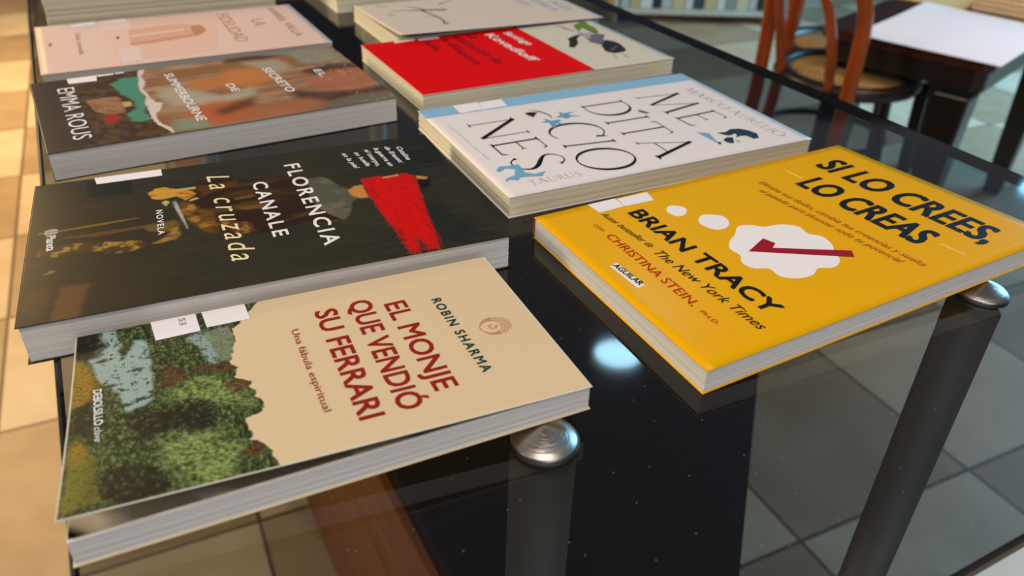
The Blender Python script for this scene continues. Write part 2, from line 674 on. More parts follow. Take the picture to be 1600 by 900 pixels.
def soft(x, y, poly, blur, rough=0.0, seed=0):
    """soft edged mask of a polygon"""
    if rough:
        x = x + (fbm(x, y, rough * 3, seed) - 0.5) * 2.4 * rough
        y = y + (fbm(x, y, rough * 3, seed + 5) - 0.5) * 2.4 * rough
    if blur <= 0:
        return inside(x, y, poly).astype(float)
    m = 0
    k = 10
    for i in range(k):
        a = i * 2.399963
        r = blur * math.sqrt((i + 0.5) / k)
        m = m + inside(x + r * math.cos(a), y + r * math.sin(a), poly)
    return m / k


def lay(C, m, col):
    c = np.array(lin(col)) if not isinstance(col, np.ndarray) else col
    return C * (1 - m[:, None]) + c * m[:, None]

# cover layouts: placement, lines of print and picture outlines in millimetres on each cover
ART = {
 'monk': {'B': [-0.188, 0.274, 0.4165, 0.118, 0.1895, 0.0118, [0, 0, 0.002, 0.0087], 0.0105],
  'T': [
   ['EL MONJE', 25.3, 130.1, 1.2, 71.8, 9.58, 'red', 'b'],
   ['QUE VENDIÓ', 17.6, 115.1, 0.2, 86.3, 9.68, 'red', 'b'],
   ['SU FERRARI', 19.4, 99.2, 0.6, 84.2, 9.46, 'red', 'b'],
   ['ROBIN SHARMA', 30.0, 151.4, 1.6, 62.7, 4.3, 'green', 'bw'],
   ['Una fábula espiritual', 30.4, 86.9, 1.7, 63.2, 3.42, 'red', ''],
   ['DEBOLSILLO', 43.8, 8.2, 2.6, 24.4, 2.98, 'white', 'b'],
   ['clave', 69.4, 9.4, 2.8, 9.4, 2.53, 'white', 'i'],
   ['53', 1.9, 41.9, 2.2, 5.5, 2.74, 'grey', 'n'],
  ],
  'P': {
   'emblem': [[59.0,164.0],[55.6,173.2],[65.3,177.3],[68.5,167.8]],
   'art': [[-0.7,77.7],[15.8,66.0],[18.6,62.2],[32.7,63.6],[43.8,59.6],[49.2,61.8],[56.2,60.1],[61.6,65.9],[72.1,66.6],[77.1,68.8],[83.4,67.3],[86.1,60.9],[95.3,62.4],[99.0,61.7],[104.1,66.2],[113.3,68.4],[120.9,69.2]],
   'river': [[20.4,5.4],[-2.0,12.0],[-0.1,16.9],[25.6,17.7],[12.5,24.0],[16.1,28.7],[46.2,30.3],[60.0,29.2],[64.5,20.7],[49.4,17.8],[37.5,10.3]],
   'river2': [[18.0,44.8],[15.5,50.8],[25.3,54.1],[42.5,56.6],[43.1,52.6],[31.2,48.8]],
   'hill': [[17.1,50.7],[15.0,61.8],[32.9,64.1],[43.8,59.7],[42.2,55.9],[25.0,53.3]],
   'goldL': [[18.1,0.1],[25.0,5.6],[40.4,10.4],[50.6,7.9],[54.3,3.8],[52.8,0.3]],
   'goldL2': [[75.0,2.1],[76.9,6.4],[96.3,10.4],[111.7,11.1],[115.9,2.1],[94.8,1.8]],
   'dark1': [[69.8,20.7],[62.2,24.9],[68.9,34.0],[61.6,39.3],[62.5,44.4],[71.3,51.8],[82.9,50.9],[86.2,43.6],[79.7,31.6],[83.9,24.1]],
   'dark2': [[100.0,13.6],[95.0,20.4],[103.9,30.5],[113.7,35.2],[117.9,30.2],[118.4,17.1],[108.5,13.3]],
   'dark3': [[55.5,0.5],[49.4,5.0],[56.8,9.5],[75.0,9.4],[74.2,4.8],[66.3,1.1]],
   'dark4': [[-2.6,-1.5],[-2.0,8.0],[12.7,12.9],[19.5,6.9],[16.9,0.8]],
   'brown1': [[38.3,32.8],[37.9,38.9],[47.3,43.0],[55.1,37.4],[53.5,33.8]],
   'brown2': [[42.0,44.9],[43.8,59.7],[50.7,61.4],[49.4,51.4]],
   'brown3': [[58.8,55.9],[57.2,62.2],[64.7,66.0],[67.7,59.6]],
   'brown4': [[102.2,58.9],[100.1,64.0],[105.4,66.4],[109.2,61.5],[108.1,58.9]],
   'light1': [[56.7,34.4],[49.1,43.7],[54.8,60.2],[69.8,64.6],[81.9,66.8],[70.6,53.4],[69.7,38.9]],
   'light2': [[82.6,33.7],[87.7,51.3],[100.2,57.1],[111.4,58.5],[122.5,48.4],[109.9,36.6],[95.9,30.6]],
   'stk1': [[-1.4,30.2],[-2.1,49.2],[14.9,50.3],[15.5,31.9]],
   'stk2': [[-2.3,51.8],[-1.5,70.7],[13.4,71.5],[13.4,53.1]],
  }},
 'yel': {'B': [0.01104, 0.39748, 0.49842, 0.15165, 0.23553, 0.01269, [0, 0, 0.0035, 0.0105], 0],
  'T': [
   ['SI LO CREES,', 18.7, 195.0, -0.1, 118.8, 20.23, 'black', 'B'],
   ['LO CREAS', 34.3, 163.5, 0.3, 86.2, 19.27, 'black', 'B'],
   ['Elimina tus dudas, cambia tus creencias y suelta', 21.9, 144.3, 1.7, 115.9, 6.46, 'rust', 'i'],
   ['el pasado para alcanzar todo tu potencial', 31.2, 136.4, 2.4, 99.0, 6.26, 'rust', 'i'],
   ['BRIAN TRACY', 19.4, 50.2, 0.5, 112.6, 10.16, 'black', 'B'],
   ['Autor bestseller de', 13.8, 35.2, 3.9, 43.3, 5.1, 'black', 'i'],
   ['The New York Times', 62.2, 36.6, 1.8, 78.0, 5.78, 'black', 'i'],
   ['CON', 22.7, 24.3, 5.8, 8.1, 2.83, 'rust', ''],
   ['CHRISTINA STEIN,', 35.8, 24.0, -0.1, 75.0, 5.39, 'crimson', ''],
   ['PH.D.', 115.9, 24.1, 1.8, 12.1, 2.49, 'crimson', ''],
   ['AGUILAR', 63.0, 10.7, 4.5, 21.5, 3.32, 'black', 'b'],
  ],
  'P': {
   'plate': [[62.8,9.4],[61.7,14.4],[85.4,15.0],[86.0,10.4]],
   'stk1': [[0.3,35.2],[0.6,53.8],[11.3,53.5],[11.7,36.2]],
   'stk2': [[1.8,54.5],[2.0,75.8],[12.6,73.2],[11.6,54.1]],
   'line1': [[15.2,172.0],[15.3,173.5],[30.0,173.7],[30.1,171.9]],
   'line2': [[126.6,174.6],[126.6,176.0],[140.5,177.1],[140.5,175.7]],
   'cloud': [[66.6,87.8],[60.3,95.4],[62.7,103.3],[67.4,107.7],[69.5,117.4],[75.9,124.4],[84.5,123.3],[90.5,127.4],[99.4,125.5],[104.5,121.6],[113.4,116.6],[116.9,108.7],[113.8,101.0],[117.1,94.3],[116.0,85.4],[110.4,79.0],[102.3,79.2],[98.5,72.8],[91.4,71.1],[85.2,75.2],[77.5,75.1],[71.2,80.1]],
   'check': [[84.1,81.8],[77.1,98.1],[84.2,100.3],[87.2,95.5],[109.0,129.4],[114.6,125.5]],
   'c1': [[26.9,71.6],[22.7,76.1],[24.1,80.4],[27.8,83.3],[32.6,81.7],[35.8,77.1],[35.0,72.8],[30.6,71.2]],
   'c2': [[45.3,79.9],[40.6,85.4],[42.0,90.7],[46.9,95.9],[54.2,94.3],[58.8,88.0],[57.3,81.7],[50.6,78.8]],
  }},
 'med': {'B': [-0.07316, 0.55436, 0.47503, 0.15239, 0.23501, 0.01352, [0, 0, 0, 0], 0],
  'T': [
   ['ME', 34.0, 165.6, 3.7, 67.5, 36.22, 'black', 's'],
   ['DITA', 34.8, 116.0, -0.4, 107.2, 35.69, 'black', 's'],
   ['CIO', 60.1, 71.3, -6.5, 81.7, 37.64, 'black', 's'],
   ['NES', 36.2, 22.6, 0.1, 86.5, 34.69, 'black', 's'],
   ['MARCO AURELIO', 33.7, 212.3, 2.0, 106.7, 7.98, 'grey', 's'],
   ['TAURUS', 142.4, 20.1, 90.3, 35.9, 6.3, 'grey', 's'],
   ['Traducción de Francisco Cortés y Manuel', 33.9, 9.7, 1.3, 65.3, 1.77, 'pale', ''],
  ],
  'P': {
   'strip': [[3.6,0.7],[-1.7,233.4],[14.0,231.6],[17.6,1.9]],
   'stk1': [[0.7,27.6],[-0.5,47.6],[15.0,45.8],[16.3,27.1]],
   'stk2': [[1.5,48.0],[0.5,67.0],[14.6,65.3],[15.7,45.7]],
   'tri': [[111.5,165.8],[116.4,173.3],[125.2,170.6],[132.3,168.6],[135.9,167.8]],
   'tri2': [[131.8,168.7],[132.8,171.1],[136.1,168.2],[135.7,167.2]],
   'hair': [[118.0,178.9],[119.1,186.0],[116.2,192.1],[117.7,198.9],[123.1,203.1],[129.8,205.0],[136.9,200.7],[136.8,196.3],[130.5,195.2],[128.9,191.2],[130.2,185.9],[127.1,189.6],[123.8,190.1],[125.7,184.8],[124.0,182.0]],
   'beard': [[129.9,175.2],[127.4,180.3],[129.0,184.3],[137.5,178.4],[136.9,175.7],[133.5,174.3]],
   'eye': [[134.4,181.4],[135.5,184.2],[137.7,183.9],[136.9,183.0]],
   'leaf1': [[54.4,72.7],[53.4,77.6],[48.2,77.7],[52.5,81.0],[54.1,81.3],[54.4,87.6],[57.0,88.5],[57.9,85.1],[64.9,85.9],[59.7,82.3],[64.7,80.1],[67.4,76.0],[62.6,76.7],[56.8,78.6]],
   'leaf2': [[50.1,86.4],[47.3,92.7],[39.7,95.1],[44.1,96.3],[44.6,105.4],[48.0,98.3],[54.9,105.8],[52.1,99.0],[55.1,93.1],[51.0,92.4]],
   'bug': [[33.7,70.3],[33.1,74.7],[36.0,80.0],[39.2,76.3],[44.3,71.9],[41.5,72.4],[38.5,70.7]],
   'bug2': [[27.2,75.9],[33.9,82.6],[38.7,84.8],[43.1,86.1],[49.6,84.9],[49.2,84.0],[44.2,84.9],[39.4,83.3],[34.8,80.9]],
   'bee': [[59.0,151.3],[60.9,154.2],[67.6,156.8],[67.8,153.8],[64.1,150.7]],
   'ox': [[115.1,9.1],[110.9,13.3],[112.3,21.6],[112.3,26.1],[118.5,25.3],[124.5,24.4],[128.9,28.9],[127.9,37.3],[133.3,32.2],[130.3,21.5],[130.0,18.4],[133.3,15.6],[130.2,11.2],[132.5,7.9],[129.2,8.9],[126.9,13.3],[127.0,16.0],[118.0,21.0],[114.6,16.0],[118.4,9.7]],
  }},
 'red': {'B': [-0.14214, 0.71094, 0.50837, 0.14247, 0.23959, 0.01374, [0, 0, 0, 0], 0],
  'T': [
   ['Kovadloff', 12.7, 116.8, 0.5, 87.6, 9.54, 'white', 'sb'],
   ['Santiago', 13.9, 135.7, 2.8, 44.3, 8.05, 'white', 'b'],
   ['La', 7.4, 100.1, 1.4, 12.6, 11.02, 'navy', ''],
   ['extinción de', 9.1, 84.9, 1.4, 86.3, 9.93, 'navy', ''],
   ['la diáspora', 8.8, 73.1, -2.9, 82.8, 8.56, 'navy', ''],
   ['judía', 11.9, 54.7, -0.1, 29.1, 8.07, 'navy', ''],
  ],
  'P': {
   'edge': [[-8.5,158.2],[142.7,155.4]],
   'green': [[14.9,213.9],[10.3,222.3],[4.8,228.7],[10.8,231.5],[19.0,228.1],[31.6,228.4],[47.4,222.3],[50.7,215.9],[35.7,215.6],[26.9,216.6],[36.3,206.1],[26.7,208.4]],
   'pants': [[35.4,203.9],[41.3,207.4],[48.4,210.2],[50.7,215.9],[50.7,219.6],[55.4,223.8],[67.4,214.1],[76.8,209.6],[83.2,201.8],[71.6,197.0],[56.5,201.4],[50.4,200.8]],
   'coat': [[70.2,214.0],[78.1,219.5],[89.0,219.1],[104.6,214.5],[108.8,208.9],[109.5,198.1],[101.4,194.1],[86.4,199.7]],
   'arm': [[53.4,183.5],[46.9,195.8],[46.6,202.3],[57.8,190.8],[70.6,184.6],[81.1,173.8],[77.0,170.3],[64.2,179.0]],
   'staff': [[3.6,197.6],[20.3,200.4],[33.6,203.2],[35.9,201.3],[23.7,197.5]],
   'feet': [[107.7,196.7],[120.2,193.3],[122.8,192.4],[119.7,192.0]],
   'feet2': [[109.7,204.8],[120.9,204.0],[126.5,203.5],[121.3,201.9]],
   'coatl': [[97.6,200.9],[89.7,214.2],[93.4,213.4],[102.9,200.8]],
   'stk1': [[-10.1,31.9],[-10.2,52.4],[5.3,49.3],[6.4,29.5]],
   'stk2': [[-3.9,53.8],[-6.7,75.0],[6.8,73.2],[7.0,53.3]],
  }},
 'cruz': {'B': [-0.26961, 0.40147, 0.4264, 0.14578, 0.22884, 0.0194, [0, 0, 0, 0], 0],
  'T': [
   ['FLORENCIA', 18.2, 134.4, 1.2, 103.5, 8.5, 'white', 'bw'],
   ['CANALE', 36.8, 113.0, 1.0, 67.5, 7.65, 'white', 'bw'],
   ['La cruzada', 19.2, 89.7, 1.0, 102.8, 12.13, 'cream', 'iw'],
   ['NOVELA', 53.8, 60.6, -0.8, 28.2, 3.19, 'white', 'bw'],
   ['Planeta', 64.9, 8.7, 2.5, 15.9, 4.04, 'white', 'b'],
   ['Catalina', 14.6, 205.1, 2.0, 21.3, 3.88, 'white', 'ib'],
   ['de Erauso:', 12.1, 197.9, 5.2, 27.0, 3.86, 'white', 'ib'],
   ['la guerra en', 11.7, 191.0, 4.5, 29.7, 3.82, 'white', 'ib'],
   ['el cuerpo,', 12.8, 184.9, 2.5, 26.0, 3.78, 'white', 'ib'],
   ['su huella', 14.5, 177.9, 6.0, 22.3, 3.73, 'white', 'ib'],
   ['en la piel', 13.9, 170.4, 5.9, 24.1, 3.69, 'white', 'ib'],
  ],
  'P': {
   'logo': [[59.2,7.2],[56.5,10.3],[61.2,13.8],[64.1,10.6]],
   'brush': [[51.7,172.3],[51.6,184.4],[55.6,185.7],[55.2,194.3],[52.0,197.7],[57.1,203.6],[71.1,202.2],[82.9,200.2],[107.1,195.8],[127.7,193.4],[145.3,190.0],[144.7,184.4],[129.1,182.0],[138.9,181.5],[145.7,179.9],[145.1,174.3],[120.5,173.9],[95.9,172.1],[72.4,171.6]],
   'skin': [[64.8,162.0],[60.1,166.6],[59.9,171.4],[77.5,170.9],[76.2,166.0],[71.3,162.7]],
   'skin2': [[53.8,183.8],[53.1,195.0],[57.2,194.9],[56.3,184.3]],
   'skin3': [[58.1,203.9],[62.6,210.5],[65.6,208.3],[63.0,203.6]],
   'hair': [[64.0,203.9],[65.6,210.8],[74.7,208.3],[77.1,203.3],[75.1,201.6]],
   'collar': [[41.4,144.0],[41.7,152.1],[48.8,156.5],[59.8,159.7],[62.5,163.2],[74.5,166.5],[79.5,160.7],[91.6,157.2],[98.6,151.7],[91.9,147.8],[79.7,141.8],[63.8,140.7]],
   'dress': [[23.4,82.5],[22.3,99.2],[30.5,111.6],[34.0,131.5],[43.7,144.7],[79.7,141.8],[99.3,151.5],[101.1,146.8],[93.8,133.5],[98.9,110.0],[94.0,96.8],[83.2,86.1],[66.7,79.7]],
   'sleeve': [[47.9,72.2],[47.0,75.8],[55.2,80.4],[65.2,87.4],[74.4,89.9],[86.2,89.4],[89.5,86.5],[87.5,82.6],[78.5,79.2],[69.2,75.8]],
   'sleeve2': [[76.7,90.5],[80.4,97.8],[83.0,104.9],[94.6,106.7],[95.8,102.2],[90.0,94.5]],
   'gold1': [[52.0,101.4],[51.4,112.1],[53.7,112.2],[54.8,101.5]],
   'gold2': [[63.8,100.8],[65.7,117.7],[70.8,116.9],[67.8,103.0]],
   'rust': [[29.1,82.7],[30.9,90.9],[29.2,99.5],[30.5,106.5],[36.6,103.3],[40.5,91.7],[45.6,84.0],[36.8,84.8]],
   'hand': [[30.4,57.8],[25.5,61.6],[25.5,66.6],[29.2,71.8],[35.2,80.4],[40.4,82.2],[42.9,79.7],[46.0,75.9],[39.0,72.0],[40.8,64.8],[38.3,59.7],[33.9,58.1]],
   'cuff1': [[30.0,70.8],[30.2,82.6],[33.4,82.4],[32.2,73.8]],
   'cuff2': [[46.6,77.6],[44.1,82.3],[46.4,83.0],[48.5,78.4]],
   'cuff3': [[44.8,63.7],[42.5,66.4],[45.3,68.0],[49.9,66.0]],
   'knife': [[45.7,69.3],[44.8,71.1],[60.0,73.1],[80.3,74.9],[80.0,74.1],[67.8,72.1],[53.6,70.1]],
   'fold1': [[59.0,4.6],[59.6,14.3],[58.6,33.1],[58.3,51.8],[59.1,52.6],[61.0,34.0],[61.3,14.7],[61.0,4.7]],
   'fold2': [[68.4,16.9],[68.6,33.1],[68.4,54.0],[67.5,60.0],[69.4,59.4],[71.4,53.8],[72.5,33.1],[70.2,17.8]],
   'hem': [[77.2,5.6],[78.1,15.3],[77.3,24.3],[79.2,33.1],[83.7,45.1],[86.3,54.4],[90.1,54.7],[92.8,46.9],[93.3,40.9],[90.6,33.9],[85.9,21.3],[88.1,12.9],[82.8,5.8]],
   'hem2': [[90.1,57.1],[81.8,65.9],[73.6,70.8],[89.1,69.7],[91.0,62.0]],
   'sash': [[70.4,53.9],[67.8,69.0],[71.5,70.5],[79.9,66.1],[76.1,55.7]],
   'stool': [[147.1,13.1],[117.7,17.2],[118.5,28.8],[147.5,24.3]],
   'stool2': [[131.8,0.4],[117.4,2.6],[113.7,11.3],[126.2,11.9],[143.1,8.8]],
   'glint': [[103.4,8.4],[100.7,12.3],[102.2,14.9],[103.3,12.4]],
   'tab': [[3.5,26.2],[7.8,50.4],[27.3,49.8],[25.2,26.8]],
   'shade': [[-1.0,26.1],[2.2,67.2],[27.9,69.0],[83.7,60.9],[56.3,16.2],[34.4,7.9]],
   'stk1': [[-0.7,30.3],[-0.9,46.7],[8.8,47.0],[8.8,31.6]],
   'stk2': [[-0.9,46.7],[-1.7,66.1],[8.9,66.3],[8.8,47.0]],
  }},
 'emma': {'B': [-0.36108, 0.56842, 0.5492, 0.14282, 0.23142, 0.01857, [0, 0, 0, 0], 0],
  'T': [
   ['EMMA ROUS', 20.4, 16.6, 0.1, 106.6, 11.01, 'white', ''],
   ['EL', 56.8, 196.4, 2.3, 17.7, 5.6, 'white', 'b'],
   ['SECRETO', 36.7, 161.3, 2.0, 61.5, 6.38, 'white', 'b'],
   ['DE', 62.3, 126.7, 3.8, 17.9, 5.63, 'white', 'b'],
   ['SUMMERBOURNE', 18.9, 90.8, 0.9, 109.0, 6.32, 'white', 'b'],
  ],
  'P': {
   'tear': [[-4.5,76.2],[-3.7,79.6],[7.4,78.4],[16.2,74.6],[28.9,75.4],[38.2,73.8],[44.7,71.1],[58.8,72.6],[64.2,72.2],[78.2,74.7],[82.0,78.8],[95.5,74.2],[100.6,70.7],[110.0,69.6],[121.8,70.5],[128.5,74.3],[140.0,75.6],[140.7,74.0],[131.8,71.7],[122.1,67.9],[106.9,66.5],[92.2,67.5],[78.1,67.2],[63.5,70.7],[51.4,68.9],[38.0,69.4],[23.4,72.3],[11.3,73.1]],
   'panel': [[-0.1,-0.3],[-0.1,23.2],[43.8,26.3],[96.8,29.5],[138.6,28.3],[141.4,0.6]],
   'water': [[25.7,51.9],[14.0,61.3],[15.7,73.5],[20.4,87.8],[28.7,74.9],[54.6,71.7],[74.6,67.3],[101.1,64.9],[111.2,65.3],[110.6,54.3],[92.5,54.0],[85.3,60.3],[64.5,61.4],[50.8,56.0]],
   'house': [[54.1,32.4],[52.7,40.9],[55.0,53.2],[88.8,53.5],[90.9,44.1],[80.0,35.4]],
   'redf': [[91.7,39.0],[87.8,44.5],[96.6,48.8],[105.0,46.1],[108.7,40.7],[101.4,38.7]],
   'roofl': [[67.9,53.5],[69.1,59.6],[77.9,59.3],[78.8,54.0]],
   'o1': [[42.8,104.4],[40.2,125.1],[30.0,158.6],[56.9,151.2],[67.3,122.2],[61.9,102.7]],
   'o2': [[111.9,86.8],[93.9,106.9],[100.4,127.8],[108.5,137.0],[142.0,127.8],[139.5,96.6],[131.1,86.0]],
   't1': [[120.6,77.8],[117.3,91.0],[135.1,100.7],[142.3,95.9],[138.3,75.4]],
   'w1': [[51.0,80.0],[53.3,93.1],[85.5,120.1],[71.4,147.2],[95.5,140.6],[97.1,106.2],[88.3,80.8]],
   'd1': [[114.3,105.5],[92.1,141.5],[114.8,135.2],[123.7,110.9]],
   'eo1': [[27.4,134.2],[29.0,156.4],[54.6,164.3],[71.9,156.8],[71.9,123.4]],
   'ew1': [[12.5,150.5],[16.7,179.3],[42.8,185.8],[52.4,168.7],[29.0,156.4]],
   'ed1': [[52.7,187.8],[45.8,211.3],[50.6,231.4],[66.6,236.2],[60.7,214.0],[68.3,193.0]],
   'eo2': [[76.1,182.8],[65.6,205.7],[65.0,232.7],[104.8,234.1],[115.0,213.1],[102.2,186.5]],
   'ed2': [[92.0,165.3],[105.6,185.3],[115.0,213.1],[109.3,234.9],[125.9,235.7],[125.4,210.4],[130.2,181.6],[113.9,163.3]],
   'eo3': [[126.0,115.7],[113.4,147.1],[116.7,176.7],[130.2,181.6],[143.7,151.6],[143.0,116.7]],
   'et': [[130.2,181.6],[124.9,209.3],[128.1,232.1],[143.2,231.4],[144.3,195.7],[145.4,176.2]],
   'ew2': [[0.0,164.2],[-4.1,197.9],[5.0,228.5],[40.3,229.7],[38.2,195.2],[7.8,191.4]],
   'dk': [[-9.8,143.2],[2.3,179.6],[4.6,195.1],[12.3,170.0],[11.3,138.1]],
   'stk1': [[-2.5,25.0],[-3.9,45.7],[13.2,44.2],[12.1,25.2]],
   'stk2': [[-3.3,46.0],[-4.6,57.7],[3.0,57.4],[3.4,45.9]],
   'stk3': [[-4.5,58.8],[-5.3,65.2],[2.2,64.7],[2.7,58.6]],
  }},
 'pink': {'B': [-0.44032, 0.72575, 0.51121, 0.14632, 0.23137, 0.01539, [0, 0, 0, 0], 0],
  'T': [
   ['FIDELIDAD', 13.6, 156.4, -0.9, 100.8, 11.02, 'pinkd', ''],
   ['LA', 45.2, 182.9, -4.6, 24.4, 11.46, 'pinkd', ''],
   ['ISABEL VILLA', 9.8, 206.7, 0.3, 106.8, 6.91, 'brown', ''],
   ['Una novela', 34.4, 31.1, -0.8, 68.3, 4.23, 'brown', ''],
  ],
  'P': {
   'dot': [[63.3,8.2],[56.7,10.3],[64.1,12.0],[71.1,9.6]],
   'tube': [[40.0,74.5],[36.2,111.9],[39.7,125.8],[82.8,124.5],[86.2,104.4],[89.3,70.8]],
   'tube2': [[59.7,73.2],[54.1,119.3],[59.2,119.5],[64.4,73.2]],
   'tube3': [[84.0,71.4],[77.0,105.7],[76.8,124.5],[82.4,123.6],[91.3,84.6],[91.1,70.6]],
   'tip': [[46.5,126.7],[46.0,136.1],[59.5,137.8],[69.6,136.9],[83.5,126.4],[76.8,124.5]],
   'base': [[35.2,52.8],[35.6,74.0],[93.2,71.3],[99.3,77.0],[140.2,74.7],[142.5,56.9],[90.9,56.9],[78.0,52.6]],
   'eye': [[62.7,61.5],[58.9,63.8],[62.4,65.5],[67.9,62.9]],
   'square': [[96.0,60.5],[97.2,76.4],[138.8,75.3],[137.0,59.3]],
   'pale': [[10.6,53.9],[3.1,78.6],[33.2,78.2],[35.9,54.6]],
   'stk1': [[2.9,29.8],[0.3,49.9],[10.9,49.5],[13.6,30.1]],
   'stk2': [[3.4,52.1],[-0.2,76.0],[6.5,76.2],[7.7,52.2]],
   'stain': [[3.5,79.6],[7.8,159.3],[134.2,134.5],[133.8,75.5],[99.3,77.0],[89.7,71.7]],
  }},
}
YELLOW = (240, 176, 0)

# ------------------------------------------------------------------ the books
INK = {'red': (150, 34, 28), 'green': (22, 62, 52), 'white': (240, 236, 232), 'black': (24, 22, 20), 'rust': (168, 84, 24), 'crimson': (178, 40, 30),
       'grey': (120, 112, 108), 'pale': (196, 196, 212), 'navy': (70, 18, 40), 'cream': (240, 226, 170), 'pinkd': (206, 136, 120), 'brown': (158, 120, 108)}
_ink = {}


def ink(c):
    if c not in _ink:
        rgb = INK[c] if isinstance(c, str) else c
        _ink[c] = mat('print_' + (c if isinstance(c, str) else '_'.join(map(str, c))), rgb, 0.45, spec=0.12)
    return _ink[c]


def page_material(name, c1, c2):
    m = mat(name, c1, 0.8, spec=0.2)
    N, L, b = nodes(m)
    tc = N.new('ShaderNodeTexCoord')
    mp = N.new('ShaderNodeMapping')
    mp.inputs['Scale'].default_value = (5, 5, 2600)
    nz = N.new('ShaderNodeTexNoise')
    nz.inputs['Scale'].default_value = 1.0
    nz.inputs['Detail'].default_value = 3
    cr = N.new('ShaderNodeValToRGB')
    cr.color_ramp.elements[0].position = 0.32
    cr.color_ramp.elements[1].position = 0.62
    cr.color_ramp.elements[0].color = (*lin(c2), 1)
    cr.color_ramp.elements[1].color = (*lin(c1), 1)
    L.new(tc.outputs['Object'], mp.inputs[0])
    L.new(mp.outputs[0], nz.inputs[0])
    L.new(nz.outputs[0], cr.inputs[0])
    L.new(cr.outputs[0], b.inputs['Base Color'])
    bp = N.new('ShaderNodeBump')
    bp.inputs['Strength'].default_value = 0.12
    bp.inputs['Distance'].default_value = 0.0004
    L.new(nz.outputs[0], bp.inputs['Height'])
    L.new(bp.outputs[0], b.inputs['Normal'])
    return m


PG_W = page_material('pages_white', (220, 215, 207), (208, 203, 195))
PG_C = page_material('pages_cream', (240, 229, 200), (224, 211, 180))
PG_G = page_material('pages_grey', (206, 200, 188), (184, 178, 166))
STICK = mat('sticker_paper', (246, 238, 238), 0.55, spec=0.3)


